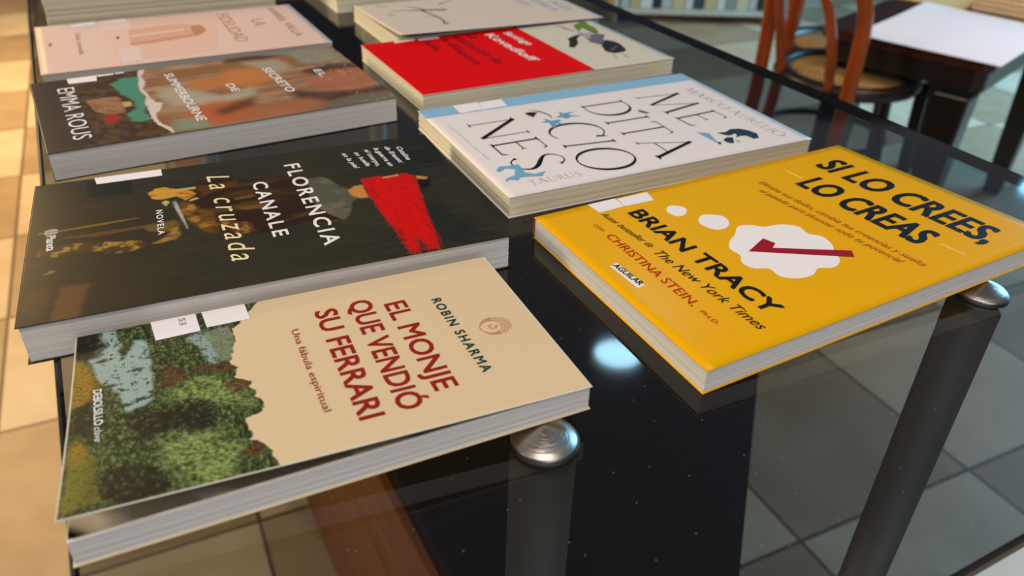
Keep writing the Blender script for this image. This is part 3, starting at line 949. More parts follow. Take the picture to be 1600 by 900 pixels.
class Book:
    def __init__(self, key, name, label, cat='book', group=None, B=None, pages=None, inset=0.0007, cover=(255, 255, 255), gloss=0.4, back=None, spine=None, group_=None):
        self.k = key
        B = B or ART[key]['B']
        self.x, self.y, self.yaw, self.W, self.L, self.t, self.l, self.cl = B
        self.root = thing(name, label, cat, (self.x, self.y, ZT + 0.0002), self.yaw - PI / 2, group)
        self.pages = pages or PG_W
        self.inset = inset
        self.cover = cover
        self.gloss = gloss
        self.back = back or cover
        self.spine_col = spine or cover
        self.polys = ART.get(key, {}).get('P', {})
        self.texts = ART.get(key, {}).get('T', [])

    def lift(self, X, Y):
        u, v = Y / self.L, X / self.W
        a, b, c, d = self.l
        return a * (1 - u) * (1 - v) + b * (1 - u) * v + c * u * (1 - v) + d * u * v

    def top(self, X, Y):
        z = self.lift(X, Y) + self.t
        if self.cl:
            z = z + self.cl * np.maximum(X / self.W, 0) ** 1.6 * np.maximum(1 - Y / self.L, 0) ** 1.15
        return z

    def front(self, step=0.006, paint=None, over=()):
        """printed front cover: grid sheet, then flat print laid on it"""
        W, L = self.W, self.L
        nx, ny = max(2, int(W / step)), max(2, int(L / step))
        xs, ys = np.linspace(0, W, nx + 1), np.linspace(0, L, ny + 1)
        X, Y = np.meshgrid(xs, ys)
        X, Y = X.ravel(), Y.ravel()
        Z = self.top(X, Y)
        th = 0.00035
        V = np.concatenate([np.stack([X, Y, Z], -1), np.stack([X, Y, Z - th], -1)])
        n = len(X)
        idx = np.arange(n).reshape(ny + 1, nx + 1)
        q = np.stack([idx[:-1, :-1], idx[:-1, 1:], idx[1:, 1:], idx[1:, :-1]], -1).reshape(-1, 4)
        F = [tuple(a) for a in q.tolist()]
        nt = len(F)
        F += [(d + n, c + n, b + n, a + n) for a, b, c, d in F]
        rim = list(idx[0, :]) + list(idx[1:, -1]) + list(idx[-1, -2::-1]) + list(idx[-2:0:-1, 0])
        for i in range(len(rim)):
            a, b = int(rim[i]), int(rim[(i + 1) % len(rim)])
            F.append((b, a, a + n, b + n))
        mi = [0] * nt + [1] * (len(F) - nt)
        base_m = mat('cover_' + self.k, self.cover, self.gloss, spec=0.18)
        mats = [base_m, mat('cover_edge_' + self.k, self.edge if hasattr(self, 'edge') else self.back, 0.6)]
        cols = None
        if paint is not None:
            cols = paint(X * 1000, Y * 1000)
            N, L_, b = nodes(base_m)
            at = N.new('ShaderNodeAttribute')
            at.attribute_name = 'print'
            L_.new(at.outputs['Color'], b.inputs['Base Color'])
        V = V.tolist()
        # overlays
        k = 0
        # heavy type is printed as a small stack of shifted impressions
        full = []
        for item in over:
            full.append(item)
            if item[0] == 'T' and ('b' in item[1][7] or 'B' in item[1][7]):
                d = item[1][5] * (0.034 if 'B' in item[1][7] else 0.026)
                for dx, dy in ((d, d), (d, -d), (-d, d), (-d, -d)):
                    full.append(('T', [item[1][0], item[1][1] + dx, item[1][2] + dy] + list(item[1][3:])))
        for item in full:
            k += 1
            if item[0] == 'P':
                P = [p for p in item[1]]
                v2, f2 = np.array(P, float), [tuple(range(len(P)))]
                col = item[2]
            else:
                v2, f2 = letters(*item[1][:6], item[1][7])
                col = item[1][6]
            bm = bmesh.new()
            bv = [bm.verts.new((p[0] / 1000, p[1] / 1000, 0)) for p in v2]
            for f in f2:
                try:
                    ff = bm.faces.new([bv[i] for i in f])
                except ValueError:
                    pass
            bmesh.ops.triangulate(bm, faces=bm.faces[:], ngon_method='EAR_CLIP')
            for ax, hi in ((0, W), (1, L)):
                s = self.cut
                lo_ = min(v.co[ax] for v in bm.verts)
                hi_ = max(v.co[ax] for v in bm.verts)
                c = math.ceil(lo_ / s) * s
                while c < hi_:
                    nrm = [0, 0, 0]
                    nrm[ax] = 1
                    co = [0, 0, 0]
                    co[ax] = c
                    bmesh.ops.bisect_plane(bm, geom=bm.verts[:] + bm.edges[:] + bm.faces[:], plane_co=co, plane_no=nrm)
                    c += s
                for c0, s0 in ((0.0003, -1), (hi - 0.0003, 1)):
                    nrm = [0, 0, 0]
                    nrm[ax] = s0
                    co = [0, 0, 0]
                    co[ax] = c0
                    bmesh.ops.bisect_plane(bm, geom=bm.verts[:] + bm.edges[:] + bm.faces[:], plane_co=co, plane_no=nrm, clear_outer=True)
            m = ink(col)
            if m not in mats:
                mats.append(m)
            im = mats.index(m)
            o = len(V)
            bm.verts.index_update()
            for v in bm.verts:
                V.append([v.co.x, v.co.y, float(self.top(v.co.x, v.co.y)) + 0.00005 + 0.000008 * k])
            for f in bm.faces:
                f.normal_update()
                t_ = [v.index + o for v in f.verts]
                F.append(tuple(t_ if f.normal.z > 0 else t_[::-1]))
                mi.append(im)
            bm.free()
        me = bpy.data.meshes.new('front_cover')
        me.from_pydata(V, [], F)
        me.polygons.foreach_set('material_index', mi)
        me.polygons.foreach_set('use_smooth', [i < nt for i in range(len(F))])
        if cols is not None:
            at = me.color_attributes.new('print', 'FLOAT_COLOR', 'POINT')
            full = np.ones((len(V), 4))
            full[:n, :3] = cols
            at.data.foreach_set('color', full.ravel())
        me.update()
        self.fc = link('front_cover', me, self.root, mats)
        return self.fc

    cut = 0.006
    fore = 0.0

    def slab(self, name, z0, z1, ins, m, layers=1, jit=0.0, head=0.0):
        """closed block between two heights (fractions of thickness) following the book's lie"""
        W, L = self.W, self.L
        bm = bmesh.new()
        rings = []
        for k in range(layers + 1):
            f = z0 + (z1 - z0) * k / layers
            j = [random.uniform(-jit, jit) for _ in range(4)]
            x0, x1 = 0.0006, W - max(ins, self.fore) + j[1]
            y0, y1 = ins + head + j[2], L - ins + j[3]
            ring = []
            n = 8
            for a, b, c, d in (((x0, y0, x1, y0)), ((x1, y0, x1, y1)), ((x1, y1, x0, y1)), ((x0, y1, x0, y0))):
                for i in range(n):
                    xx, yy = a + (c - a) * i / n, b + (d - b) * i / n
                    ring.append(bm.verts.new((xx, yy, self.lift(xx, yy) + f)))
            rings.append(ring)
        for a, b in zip(rings, rings[1:]):
            for i in range(len(a)):
                j = (i + 1) % len(a)
                bm.faces.new((a[i], a[j], b[j], b[i]))
        for ring, flip in ((rings[-1], False), (rings[0], True)):
            n = 8
            g = [[None] * (n + 1) for _ in range(n + 1)]
            for i in range(n):
                g[i][0] = ring[i]
                g[n][i] = ring[n + i]
                g[n - i][n] = ring[2 * n + i]
                g[0][n - i] = ring[3 * n + i]
            zf = z1 if not flip else z0
            for i in range(1, n):
                for j in range(1, n):
                    a_, b_, c_, d_ = g[0][0].co, g[n][0].co, g[n][n].co, g[0][n].co
                    u, v = i / n, j / n
                    p = (a_ * (1 - u) + b_ * u) * (1 - v) + (d_ * (1 - u) + c_ * u) * v
                    g[i][j] = bm.verts.new((p.x, p.y, self.lift(p.x, p.y) + zf))
            for i in range(n):
                for j in range(n):
                    q = (g[i][j], g[i + 1][j], g[i + 1][j + 1], g[i][j + 1])
                    bm.faces.new(q[::-1] if flip else q)
        return from_bm(name, bm, m, self.root)

    def build(self, layers=12, jit=0.00025, ov=0.0):
        t = self.t
        self.slab('page_block', 0.0005, t - 0.0005, self.inset, self.pages, layers, jit)
        bm_ = mat('back_' + self.k, self.back, 0.45)
        self.slab('back_cover', 0.0, 0.00045, 0.0, bm_)
        # spine: a strip curving slightly outward
        bm = bmesh.new()
        n, ny = 8, 10
        g = []
        for i in range(n + 1):
            f = i / n
            bulge = 0.0011 * math.sin(PI * f)
            row = []
            for j in range(ny + 1):
                yy = self.L * j / ny
                row.append(bm.verts.new((0.0002 - bulge, yy, self.lift(0, yy) + 0.0002 + f * (t - 0.0003))))
            g.append(row)
        for i in range(n):
            for j in range(ny):
                f = bm.faces.new((g[i][j], g[i][j + 1], g[i + 1][j + 1], g[i + 1][j]))
                f.smooth = True
        r = bmesh.ops.solidify(bm, geom=bm.faces[:], thickness=0.0004)
        from_bm('spine', bm, mat('spine_' + self.k, self.spine_col, self.gloss), self.root)

    def stickers(self, keys, wrap=True):
        for k in keys:
            P = self.polys[k]
            xs, ys = [p[0] / 1000 for p in P], [p[1] / 1000 for p in P]
            x0, x1, y0, y1 = max(0.0, min(xs)), max(xs), min(ys), max(ys)
            sk = [((p[0] / 1000), (p[1] / 1000)) for p in P]
            bm = bmesh.new()
            m_, c_ = 8, 8
            # quad in the measured outline, rounded by a small bevel, wrapped over the spine
            a, b, c, d = [Vector((max(p[0], -0.0002), p[1])) for p in sk]
            g = []
            for i in range(m_ + 1):
                row = []
                for j in range(c_ + 1):
                    u, v = i / m_, j / c_
                    p = (a * (1 - u) + b * u) * (1 - v) + (d * (1 - u) + c * u) * v
                    row.append(bm.verts.new((p.x, p.y, float(self.top(p.x, p.y)) + 0.00018)))
                g.append(row)
            for i in range(m_):
                for j in range(c_):
                    f = bm.faces.new((g[i][j], g[i + 1][j], g[i + 1][j + 1], g[i][j + 1]))
            if wrap:
                for i in range(m_):
                    e0, e1 = g[i][0].co, g[i + 1][0].co
                    q = []
                    for k2 in range(1, 5):
                        f_ = k2 / 5
                        q.append((-0.0004 - 0.0012 * math.sin(PI * f_ * 0.8), -f_ * min(self.t, 0.012)))
                    prev = (g[i][0], g[i + 1][0])
                    for dx, dz in q:
                        n0 = bm.verts.new((dx, e0.y, e0.z + dz))
                        n1 = bm.verts.new((dx, e1.y, e1.z + dz))
                        bm.faces.new((prev[0], n0, n1, prev[1]))
                        prev = (n0, n1)
                bmesh.ops.remove_doubles(bm, verts=bm.verts[:], dist=1e-6)
            bmesh.ops.recalc_face_normals(bm, faces=bm.faces[:])
            bmesh.ops.solidify(bm, geom=bm.faces[:], thickness=0.0001)
            from_bm('label_sticker', bm, STICK, self.root)


def circ(cx, cy, r, n=28, ry=None):
    ry = ry or r
    return [(cx + r * math.cos(2 * PI * i / n), cy + ry * math.sin(2 * PI * i / n)) for i in range(n)]


def smooth_poly(P, n=5):
    return [(p.x, p.y) for p in catmull([(a, b, 0) for a, b in P], n, True)]


def cloud_poly(P, k=0.28):
    """scalloped outline: an outward arc between each pair of corner points"""
    cx = sum(p[0] for p in P) / len(P)
    cy = sum(p[1] for p in P) / len(P)
    out = []
    return out


# --- yellow book with the cloud and the check mark
b = Book('yel', 'paperback_book', 'yellow paperback with white thought clouds and a red check mark on its cover', cover=YELLOW, gloss=0.24, pages=PG_W, back=YELLOW, spine=YELLOW)
Q = b.polys
ov = [('P', Q['line1'], (250, 204, 90)), ('P', Q['line2'], (250, 204, 90)), ('P', smooth_poly(Q['cloud'], 4), (246, 238, 236)), ('P', smooth_poly(Q['c1']), (246, 238, 236)),
      ('P', smooth_poly(Q['c2']), (246, 238, 236)), ('P', Q['check'], (158, 20, 40)), ('P', Q['plate'], (246, 240, 236))]
tx = []
for t in b.texts:
    t = list(t)
    if t[0].startswith(('Elimina', 'el pasado')):
        t[5] = 4.4
    if t[0].startswith('Autor'):
        t[5] = 4.2
    tx.append(('T', t))
b.front(0.006, None, ov + tx)
b.build(16, 0.00008)
b.stickers(['stk1', 'stk2'])

# --- cream book with the engraved forest
b = Book('monk', 'paperback_book', 'cream paperback with an engraved green forest and dark red title, its cover curling up', cover=(225, 198, 158), gloss=0.42, pages=PG_W, back=(232, 210, 172), spine=(236, 212, 174))
b.edge = (236, 226, 208)
MP = b.polys


def paint_forest(x, y):
    C = np.tile(np.array(lin((225, 198, 158))), (len(x), 1))
    crease = np.clip(1 - np.abs(x - 9.0) / 0.8, 0, 1)
    C = lay(C, crease * 0.25, (214, 186, 146))
    P = MP
    art = list(P['art']) + [[130, 69], [130, -9], [-9, -9], [-9, 78]]
    wob = (fbm(x, y, 3.0, 3) - 0.5) * 3.2
    bump = (vnoise(x, y, 2.6, 8) - 0.5) * 3.0
    a = inside(x + wob * 0.4, y + wob * 0.7 + bump * 0.6, art)
    n1, n2 = fbm(x, y, 7, 21), fbm(x, y, 1.6, 33, 3)
    n3 = fbm(x, y, 14, 51)
    line = 0.5 + 0.5 * np.sin((x * 0.55 + y * 0.2) * 7.0 + fbm(x, y, 2.5, 44) * 16)
    # tree crowns: mid green engraved with darker strokes
    dk, md, lt = np.array(lin((34, 44, 26))), np.array(lin((84, 106, 56))), np.array(lin((160, 186, 110)))
    f = np.clip((n2 - 0.32) * 2.6, 0, 1)
    D = dk * (1 - f[:, None]) + md * f[:, None]
    D = lay(D, np.clip((n1 - 0.45) * 2.5, 0, 0.6), (56, 76, 44))
    lm = np.zeros(len(x))
    for k in ('light1', 'light2'):
        lm = np.maximum(lm, soft(x, y, P[k], 4.0, 2.0, 4))
    D = lay(D, lm * np.clip(0.55 + (n2 - 0.4) * 3, 0, 1), (150, 172, 96))
    # rounded leaf clumps with a dark rim, larger on the mid tones and small on the light ones
    for s, sd, amt, sel in ((3.4, 5, 0.75, 1 - lm), (1.5, 6, 0.6, np.ones(len(x)))):
        d, ox, oy, idn = cells(x + (n2 - 0.5) * 1.5, y + (n1 - 0.5), s, sd)
        rim = np.clip((d - 0.42) * 4, 0, 1)
        D = lay(D, rim * amt * sel, (30, 36, 22))
        D = lay(D, np.clip((oy - 0.12) * 2.2, 0, 0.5) * (1 - rim) * sel, (150, 170, 98))
        D = lay(D, (idn < 0.16) * sel * (1 - lm * 0.6) * 0.75, (38, 34, 26))
    # water ruled with fine lines
    rl = 0.5 + 0.5 * np.sin(y * 6.5 + fbm(x, y, 9, 61) * 5)
    wt = np.array(lin((128, 156, 156)))[None] * (1 - 0.55 * rl[:, None]) + np.array(lin((196, 208, 192)))[None] * (0.55 * rl[:, None])
    for k, s in (('river', 3), ('river2', 6)):
        m = soft(x, y, P[k], 1.0, 2.0, s) * (n2 < 0.66)
        D = D * (1 - m[:, None]) + wt * m[:, None]
    m = soft(x, y, P['hill'], 0.6, 1.0, 9)
    D = lay(D, m * 0.85, (140, 152, 122))
    D = lay(D, m * (n2 > 0.55) * 0.5, (104, 120, 92))
    for k in ('goldL', 'goldL2'):
        m = soft(x, y, P[k], 1.6, 2.0, 12)
        D = lay(D, m * 0.9, (176, 136, 40))
        D = lay(D, m * np.clip((line - 0.5) * 2, 0, 1) * 0.75, (78, 60, 22))
        D = lay(D, m * np.clip((x - 80) / 14, 0, 1) * 0.75, (104, 116, 44))
        D = lay(D, m * np.clip((y - 6) / 4, 0, 1) * 0.5, (70, 74, 34))
    for k in ('dark1', 'dark2', 'dark3', 'dark4'):
        m = soft(x, y, P[k], 1.8, 2.4, 15) * np.clip(0.55 + (0.62 - n2) * 2.2, 0, 1)
        D = lay(D, np.clip(m * 1.35, 0, 0.96), (34, 28, 22))
    for k in ('brown1', 'brown2', 'brown3', 'brown4'):
        m = soft(x, y, P[k], 1.4, 1.6, 18)
        D = lay(D, m * 0.75, (108, 70, 40))
        D = lay(D, m * (n2 < 0.45) * 0.7, (54, 36, 24))
    # engraved strokes and leaf clusters everywhere but the water
    riv = soft(x, y, P['river'], 1.0, 2.0, 3)
    stroke = np.clip((np.sin((x - y * 0.6) * 4.2 + n1 * 26) - 0.25) * 1.6, 0, 1) * (1 - riv)
    D = lay(D, stroke * 0.5, (28, 32, 22))
    leaf = (vnoise(x, y, 0.9, 71) > 0.80) & (n3 < 0.62)
    D = lay(D, leaf * 0.55 * (1 - riv * 0.7), (30, 34, 24))
    # reeds by the water
    for (cx, cy) in ((44, 14), (60, 20), (58, 26), (24, 11), (36, 24)):
        for i in range(9):
            an = R(-70 + i * 17)
            t = np.clip(((x - cx) * -math.cos(an) + (y - cy) * math.sin(an)) / 9.0, 0, 1)
            px, py = cx - math.cos(an) * 9 * t + 2.2 * t * t, cy + math.sin(an) * 9 * t
            m = (np.hypot(x - px, y - py) < 0.32 * (1.15 - t)) & (t > 0.03)
            D = lay(D, m * 0.9, (44, 58, 40))
    # white worn edge of the cover
    C[a] = D[a]
    e = np.minimum(np.minimum(y, 189.5 - y), 118 - x)
    C = lay(C, (e < 0.45) * 0.7, (236, 226, 206))
    # the shell-like emblem above the author's name
    ex, ey, er = 62.1, 170.7, 7.3
    r = np.hypot(x - ex, y - ey) / er
    sx, sy = (x - ex) / er, (y - ey) / er
    hole = np.hypot(sx - 0.02, sy + 0.30) < 0.62
    rings = np.sin(np.hypot(sx, sy + 0.2) * 34 + np.arctan2(sy + 0.2, sx) * 6) > -0.35
    m = (r < 1) & ~hole & (rings | (sy < 0.0))
    C = lay(C, m * 0.8, (184, 116, 82))
    curl = np.abs(np.hypot(sx - 0.03, sy + 0.18) - 0.22) < 0.07
    C = lay(C, (curl & (np.arctan2(sy + 0.18, sx - 0.03) < 1.9)) * 0.75, (184, 116, 82))
    return C


tx = []
for t in b.texts:
    t = list(t)
    if t[7] == 'n':
        continue
    if t[0].startswith('Una'):
        t[5] = 3.0
    tx.append(('T', t))
b.front(0.00042, paint_forest, tx)
b.build(20, 0.0001)
b.stickers(['stk1', 'stk2'])
v2, f2 = letters('53', *[t for t in b.texts if t[7] == 'n'][0][1:6], '')
me = bpy.data.meshes.new('shelf_number')
me.from_pydata([(p[0] / 1000, p[1] / 1000, float(b.top(p[0] / 1000, p[1] / 1000)) + 0.00034) for p in v2], [], f2)
link('shelf_number', me, b.root, [ink('grey')])
# the loose first leaf under the curling cover
bm = bmesh.new()
g = []
for i in range(13):
    row = []
    for j in range(19):
        xx, yy = 0.002 + (b.W - 0.0035) * i / 12, 0.0012 + (b.L - 0.0024) * j / 18
        z = b.lift(xx, yy) + b.t - 0.0004 + 0.0007 * (xx / b.W) ** 2 * (1 - yy / b.L) ** 1.0
        row.append(bm.verts.new((xx, yy, z)))
    g.append(row)
for i in range(12):
    for j in range(18):
        bm.faces.new((g[i][j], g[i + 1][j], g[i + 1][j + 1], g[i][j + 1])).smooth = True
bmesh.ops.solidify(bm, geom=bm.faces[:], thickness=0.00012)
from_bm('loose_leaf', bm, mat('flyleaf_paper', (236, 226, 206), 0.7), b.root)

# --- white book with black roman capitals
b = Book('med', 'paperback_book', 'white paperback with a light blue spine band and large black roman capitals', cover=(240, 230, 226), gloss=0.36, pages=PG_C, back=(238, 230, 226), spine=(140, 184, 212))
Q = b.polys
BL, DB = (112, 166, 200), (44, 62, 80)
ov = [('P', [(-1, -1), (17.2, -1), (17.2, 260), (-1, 260)], (142, 188, 216))]
Q['tri'][2] = [(Q['tri'][1][i] + Q['tri'][3][i]) / 2 for i in (0, 1)]
pa = []
for k, c in (('tri', (126, 172, 200)), ('tri2', (32, 36, 44)), ('hair', DB), ('beard', DB), ('eye', (90, 84, 84)), ('leaf1', (106, 160, 192)), ('leaf2', (106, 160, 192)), ('bug', (28, 30, 34)), ('bug2', (100, 94, 92)), ('bee', (90, 100, 120)), ('ox', (118, 172, 206))):
    pa.append(('P', Q[k], c))
tx = [('T', t) for t in b.texts]
b.front(0.006, None, ov + tx + pa)
b.build(9, 0.0003)
b.stickers(['stk1', 'stk2'])

# --- red and ivory book with the leaning figure
b = Book('red', 'paperback_book', 'bright red paperback with an ivory upper third and a small painted figure in green', cover=(222, 214, 192), gloss=0.36, pages=PG_C, back=(220, 210, 190), spine=(190, 20, 22))
Q = b.polys
ye = sum(p[1] for p in Q['edge']) / 2
ov = [('P', [(-1, -1), (160, -1), (160, ye), (-1, ye)], (232, 0, 4))]
for k, c in (('staff', (150, 140, 130)), ('feet', (140, 130, 90)), ('feet2', (150, 140, 120)), ('arm', (52, 46, 40)), ('pants', (112, 108, 124)), ('coat', (46, 46, 52)), ('coatl', (84, 84, 96)), ('green', (108, 136, 62))):
    ov.append(('P', Q[k], c))
ov.append(('P', [(Q['pants'][0][0] + (p[0] - Q['pants'][0][0]) * 0.55, Q['pants'][0][1] + (p[1] - Q['pants'][0][1]) * 0.5) for p in Q['pants']], (176, 166, 168)))
tx = [('T', t) for t in b.texts]
b.front(0.006, None, ov + tx)
b.build(10, 0.0001)
b.stickers(['stk1', 'stk2'])

# --- dark book with the painted woman, knife and red brush stroke
b = Book('cruz', 'paperback_book', 'dark olive paperback with a painted figure holding a knife and a broad red brush stroke', cover=(50, 48, 36), gloss=0.3, pages=PG_W, back=(16, 15, 14), spine=(40, 40, 32), inset=0.0012)
b.edge = (14, 13, 12)
CP = b.polys


def paint_dark(x, y):
    P = CP
    C = np.tile(np.array(lin((52, 50, 36))), (len(x), 1))
    n1, n2, n3 = fbm(x, y, 40, 3), fbm(x, y, 3, 7), fbm(x * 3.0, y * 0.25, 6, 9)
    C = lay(C, np.clip((y - 150) / 60, 0, 1), (36, 38, 32))
    C = lay(C, np.clip((70 - y) / 60, 0, 1) * 0.9, (64, 48, 32))
    C = lay(C, np.clip((40 - x) / 40, 0, 1) * np.clip((90 - y) / 50, 0, 1) * 0.8, (44, 50, 44))
    C = lay(C, np.clip((n1 - 0.4) * 2, 0, 0.5), (62, 56, 36))
    C = lay(C, np.clip((n3 - 0.55) * 2, 0, 0.35), (74, 62, 44))
    C = lay(C, soft(x, y, P['tab'], 0.8), (30, 38, 32))
    for k, col, bl, op in (('stool', (116, 78, 46), 1.5, 0.8), ('stool2', (96, 70, 42), 3, 0.55)):
        C = lay(C, soft(x, y, P[k], bl, 1, 2) * op, col)
    C = lay(C, soft(x, y, P['dress'], 1.5, 1.5, 5), (52, 34, 20))
    C = lay(C, soft(x, y, P['dress'], 2.5, 2, 5) * np.clip((fbm(x, y * 0.2, 7, 11) - 0.5) * 4, 0, 0.8), (96, 66, 28))
    C = lay(C, soft(x, y, P['rust'], 1.5, 1.5, 6) * 0.75, (110, 58, 26))
    C = lay(C, soft(x, y, P['gold1'], 1.0, 1.2, 7) * 0.7, (134, 96, 36))
    C = lay(C, soft(x, y, P['gold2'], 1.2, 1.2, 8) * 0.7, (138, 98, 38))
    m = soft(x, y, P['sleeve'], 1.5, 2.0, 9)
    C = lay(C, m * 0.9, (120, 76, 26))
    C = lay(C, m * np.clip((fbm(x, y, 6, 13) - 0.5) * 5, 0, 1), (186, 136, 52))
    C = lay(C, m * np.clip((0.42 - fbm(x, y, 4, 15)) * 5, 0, 1), (60, 34, 14))
    m = soft(x, y, P['sleeve2'], 1.5, 2, 10)
    C = lay(C, m * 0.8, (116, 70, 26))
    C = lay(C, m * np.clip((n2 - 0.55) * 5, 0, 0.9), (170, 120, 50))
    m = soft(x, y, P['collar'], 0.7, 0.6, 11)
    C = lay(C, m, (94, 92, 74))
    C = lay(C, m * np.clip((fbm(x, y, 8, 16) - 0.45) * 3, 0, 0.7), (122, 118, 92))
    for k, col, bl, op in (('hair', (22, 20, 18), 1.2, 0.9), ('skin', (214, 146, 68), 0.7, 1), ('skin2', (228, 150, 90), 0.5, 1), ('skin3', (206, 140, 84), 0.5, 1),
                           ('fold1', (150, 110, 44), 0.5, 0.85), ('fold2', (120, 82, 44), 0.7, 0.75), ('sash', (140, 112, 40), 1.5, 0.65)):
        C = lay(C, soft(x, y, P[k], bl, 0.4, 12) * op, col)
    m = soft(x, y, P['hem'], 1.2, 2.0, 14)
    C = lay(C, m * 0.8, (92, 62, 32))
    C = lay(C, m * np.clip((fbm(x, y, 4.5, 18) - 0.5) * 6, 0, 1), (184, 146, 52))
    m = soft(x, y, P['hem2'], 1.2, 2.0, 16)
    C = lay(C, m * np.clip((fbm(x, y, 4.5, 19) - 0.42) * 6, 0, 1), (176, 130, 56))
    C = lay(C, soft(x, y, P['glint'], 0.8, 1.6, 17) * (n2 > 0.45) * 0.8, (160, 140, 70))
    m = soft(x, y, P['hand'], 0.5, 0.7, 20)
    C = lay(C, m, (226, 164, 62))
    C = lay(C, m * np.clip((fbm(x * 3, y, 5, 22) - 0.52) * 6, 0, 0.8), (184, 100, 34))
    for k in ('cuff1', 'cuff2', 'cuff3'):
        C = lay(C, soft(x, y, P[k], 0.4, 0.5, 21), (206, 190, 104))
    C = lay(C, soft(x, y, P['knife'], 0.35), (150, 138, 122))
    kn = P['knife']
    C = lay(C, soft(x, y, [kn[1], kn[2], kn[3], kn[6]], 0.3) * 0.6, (206, 198, 184))
    # brush stroke, breaking up towards its end
    br = P['brush']
    m = soft(x, y, br, 0.0, 0.8, 25)
    m2 = soft(x, y, br, 3.2, 0.8, 26)
    grain = np.random.RandomState(3).rand(len(x))
    edge = np.clip((x - 95) / 40, 0, 1)
    keep = m * np.where(m2 > 0.97 - 0.25 * edge * 0, 1.0, (grain < (0.35 + 0.65 * m2) * (1 - 0.35 * edge)) * 1.0)
    keep = np.maximum(keep, (m2 > 0.15) * (grain > 0.86) * edge)
    C = lay(C, keep, (228, 14, 6))
    dry = np.clip((fbm(x * 0.18, y * 2.2, 2.2, 27) - 0.62) * 6, 0, 0.6)
    C = lay(C, keep * dry * m, (150, 6, 4))
    lg = P['logo']
    ex, ey = sum(p[0] for p in lg) / 4, sum(p[1] for p in lg) / 4
    m = np.hypot(x - ex, y - ey) < 3.3
    C = lay(C, m * 0.85, (206, 196, 186))
    g_ = (np.abs(x - ex) < 0.25) | (np.abs(np.hypot(x - ex, y - ey) - 1.9) < 0.22) | (np.abs(np.abs(y - ey) - 1.2) < 0.2)
    C = lay(C, m * g_ * 0.8, (62, 52, 42))
    return C * 0.86


tx = []
for t in b.texts:
    t = list(t)
    if t[7] == 'ib' and t[6] == 'white':
        t[5] *= 0.8
    tx.append(('T', t))
b.front(0.0006, paint_dark, tx)
b.build(22, 0.0001)
b.stickers(['stk1', 'stk2'])

# --- brown book with the torn picture strip
b = Book('emma', 'paperback_book', 'brown paperback whose cover shows a torn picture of blurred faces and a teal lake', cover=(60, 48, 42), gloss=0.28, pages=PG_W, back=(30, 26, 24), spine=(60, 48, 42), inset=0.0009)
b.edge = (36, 26, 20)
EP = b.polys


def paint_torn(x, y):
    P = EP
    C = np.tile(np.array(lin((150, 104, 70))), (len(x), 1))
    n1, n2 = fbm(x, y, 26, 41), fbm(x, y, 4, 43)
    sw = fbm(x * 1.6 + 6 * n1, y * 0.45, 16, 45)
    C = lay(C, np.clip((sw - 0.45) * 3, 0, 0.8), (184, 150, 116))
    tear_y = np.interp(x, [p[0] for p in sorted(EP['tear'])], [p[1] for p in sorted(EP['tear'])])
    low = y < np.mean([p[1] for p in EP['tear']])
    for k, col, bl in (('w1', (182, 172, 146), 5), ('o1', (200, 120, 58), 6), ('o2', (188, 98, 52), 6), ('t1', (134, 152, 128), 4), ('d1', (92, 58, 38), 5), ('dk', (84, 56, 36), 4),
                       ('ew2', (146, 148, 128), 4), ('ew1', (176, 164, 140), 5), ('eo1', (204, 128, 70), 6), ('ed1', (72, 44, 34), 4), ('eo2', (176, 108, 80), 5), ('ed2', (68, 46, 40), 5), ('eo3', (172, 104, 68), 6), ('et', (104, 104, 92), 3)):
        C = lay(C, soft(x, y, P[k], bl, 1.5, 47) * 0.85, col)
    # picture below the tear: dark trees, teal lake, rose house
    m = soft(x, y, [(-9, -9), (160, -9)] + [(q[0], q[1]) for q in sorted(P['tear'], key=lambda q: -q[0])] + [(-9, 60)], 0.3)
    D = np.tile(np.array(lin((74, 52, 36))), (len(x), 1))
    D = lay(D, np.clip((n2 - 0.45) * 3, 0, 0.6), (108, 86, 52))
    D = lay(D, soft(x, y, P['water'], 1.4, 2.0, 48), (84, 146, 118))
    D = lay(D, soft(x, y, P['house'], 1.2, 1, 49) * 0.9, (176, 126, 92))
    D = lay(D, soft(x, y, P['house'], 1.2, 1, 49) * np.clip((n2 - 0.5) * 4, 0, 0.7), (132, 92, 64))
    D = lay(D, soft(x, y, P['roofl'], 0.8, 1, 50) * 0.9, (212, 178, 120))
    D = lay(D, soft(x, y, P['redf'], 1.2, 1.4, 51) * 0.85, (176, 48, 46))
    C = C * (1 - m[:, None]) + D * m[:, None]
    C = lay(C, soft(x, y, P['panel'], 2.2), (64, 51, 45))
    C = lay(C, soft(x, y, P['tear'], 0.4, 0.7, 52), (228, 206, 194))
    wear = (fbm(x, y, 2.2, 55) > 0.72) & (y > 196)
    C = lay(C, wear * 0.6, (206, 190, 160))
    return C


b.front(0.0009, paint_torn, [('T', t) for t in b.texts])
b.build(12, 0.00008)
b.stickers(['stk1', 'stk2', 'stk3'])

# --- pale pink book
b = Book('pink', 'paperback_book', 'pale pink paperback with a faint drawing of a glass tube behind the brown torn-picture book', cover=(240, 204, 186), gloss=0.4, pages=PG_G, back=(226, 190, 172), spine=(236, 192, 172))
Q = b.polys
ov = [('P', Q['stain'], (238, 196, 174)), ('P', Q['base'], (238, 200, 184)), ('P', Q['pale'], (244, 208, 194)), ('P', Q['square'], (238, 210, 198)), ('P', Q['tube'], (230, 174, 148)), ('P', Q['tube2'], (244, 208, 186)), ('P', Q['tube3'], (214, 156, 130)),
      ('P', Q['tip'], (204, 140, 104)), ('P', Q['eye'], (84, 62, 58)), ('P', Q['dot'], (170, 124, 108))]
b.front(0.006, None, ov + [('T', t) for t in b.texts])
b.build(8, 0.0003)
b.stickers(['stk1', 'stk2'])

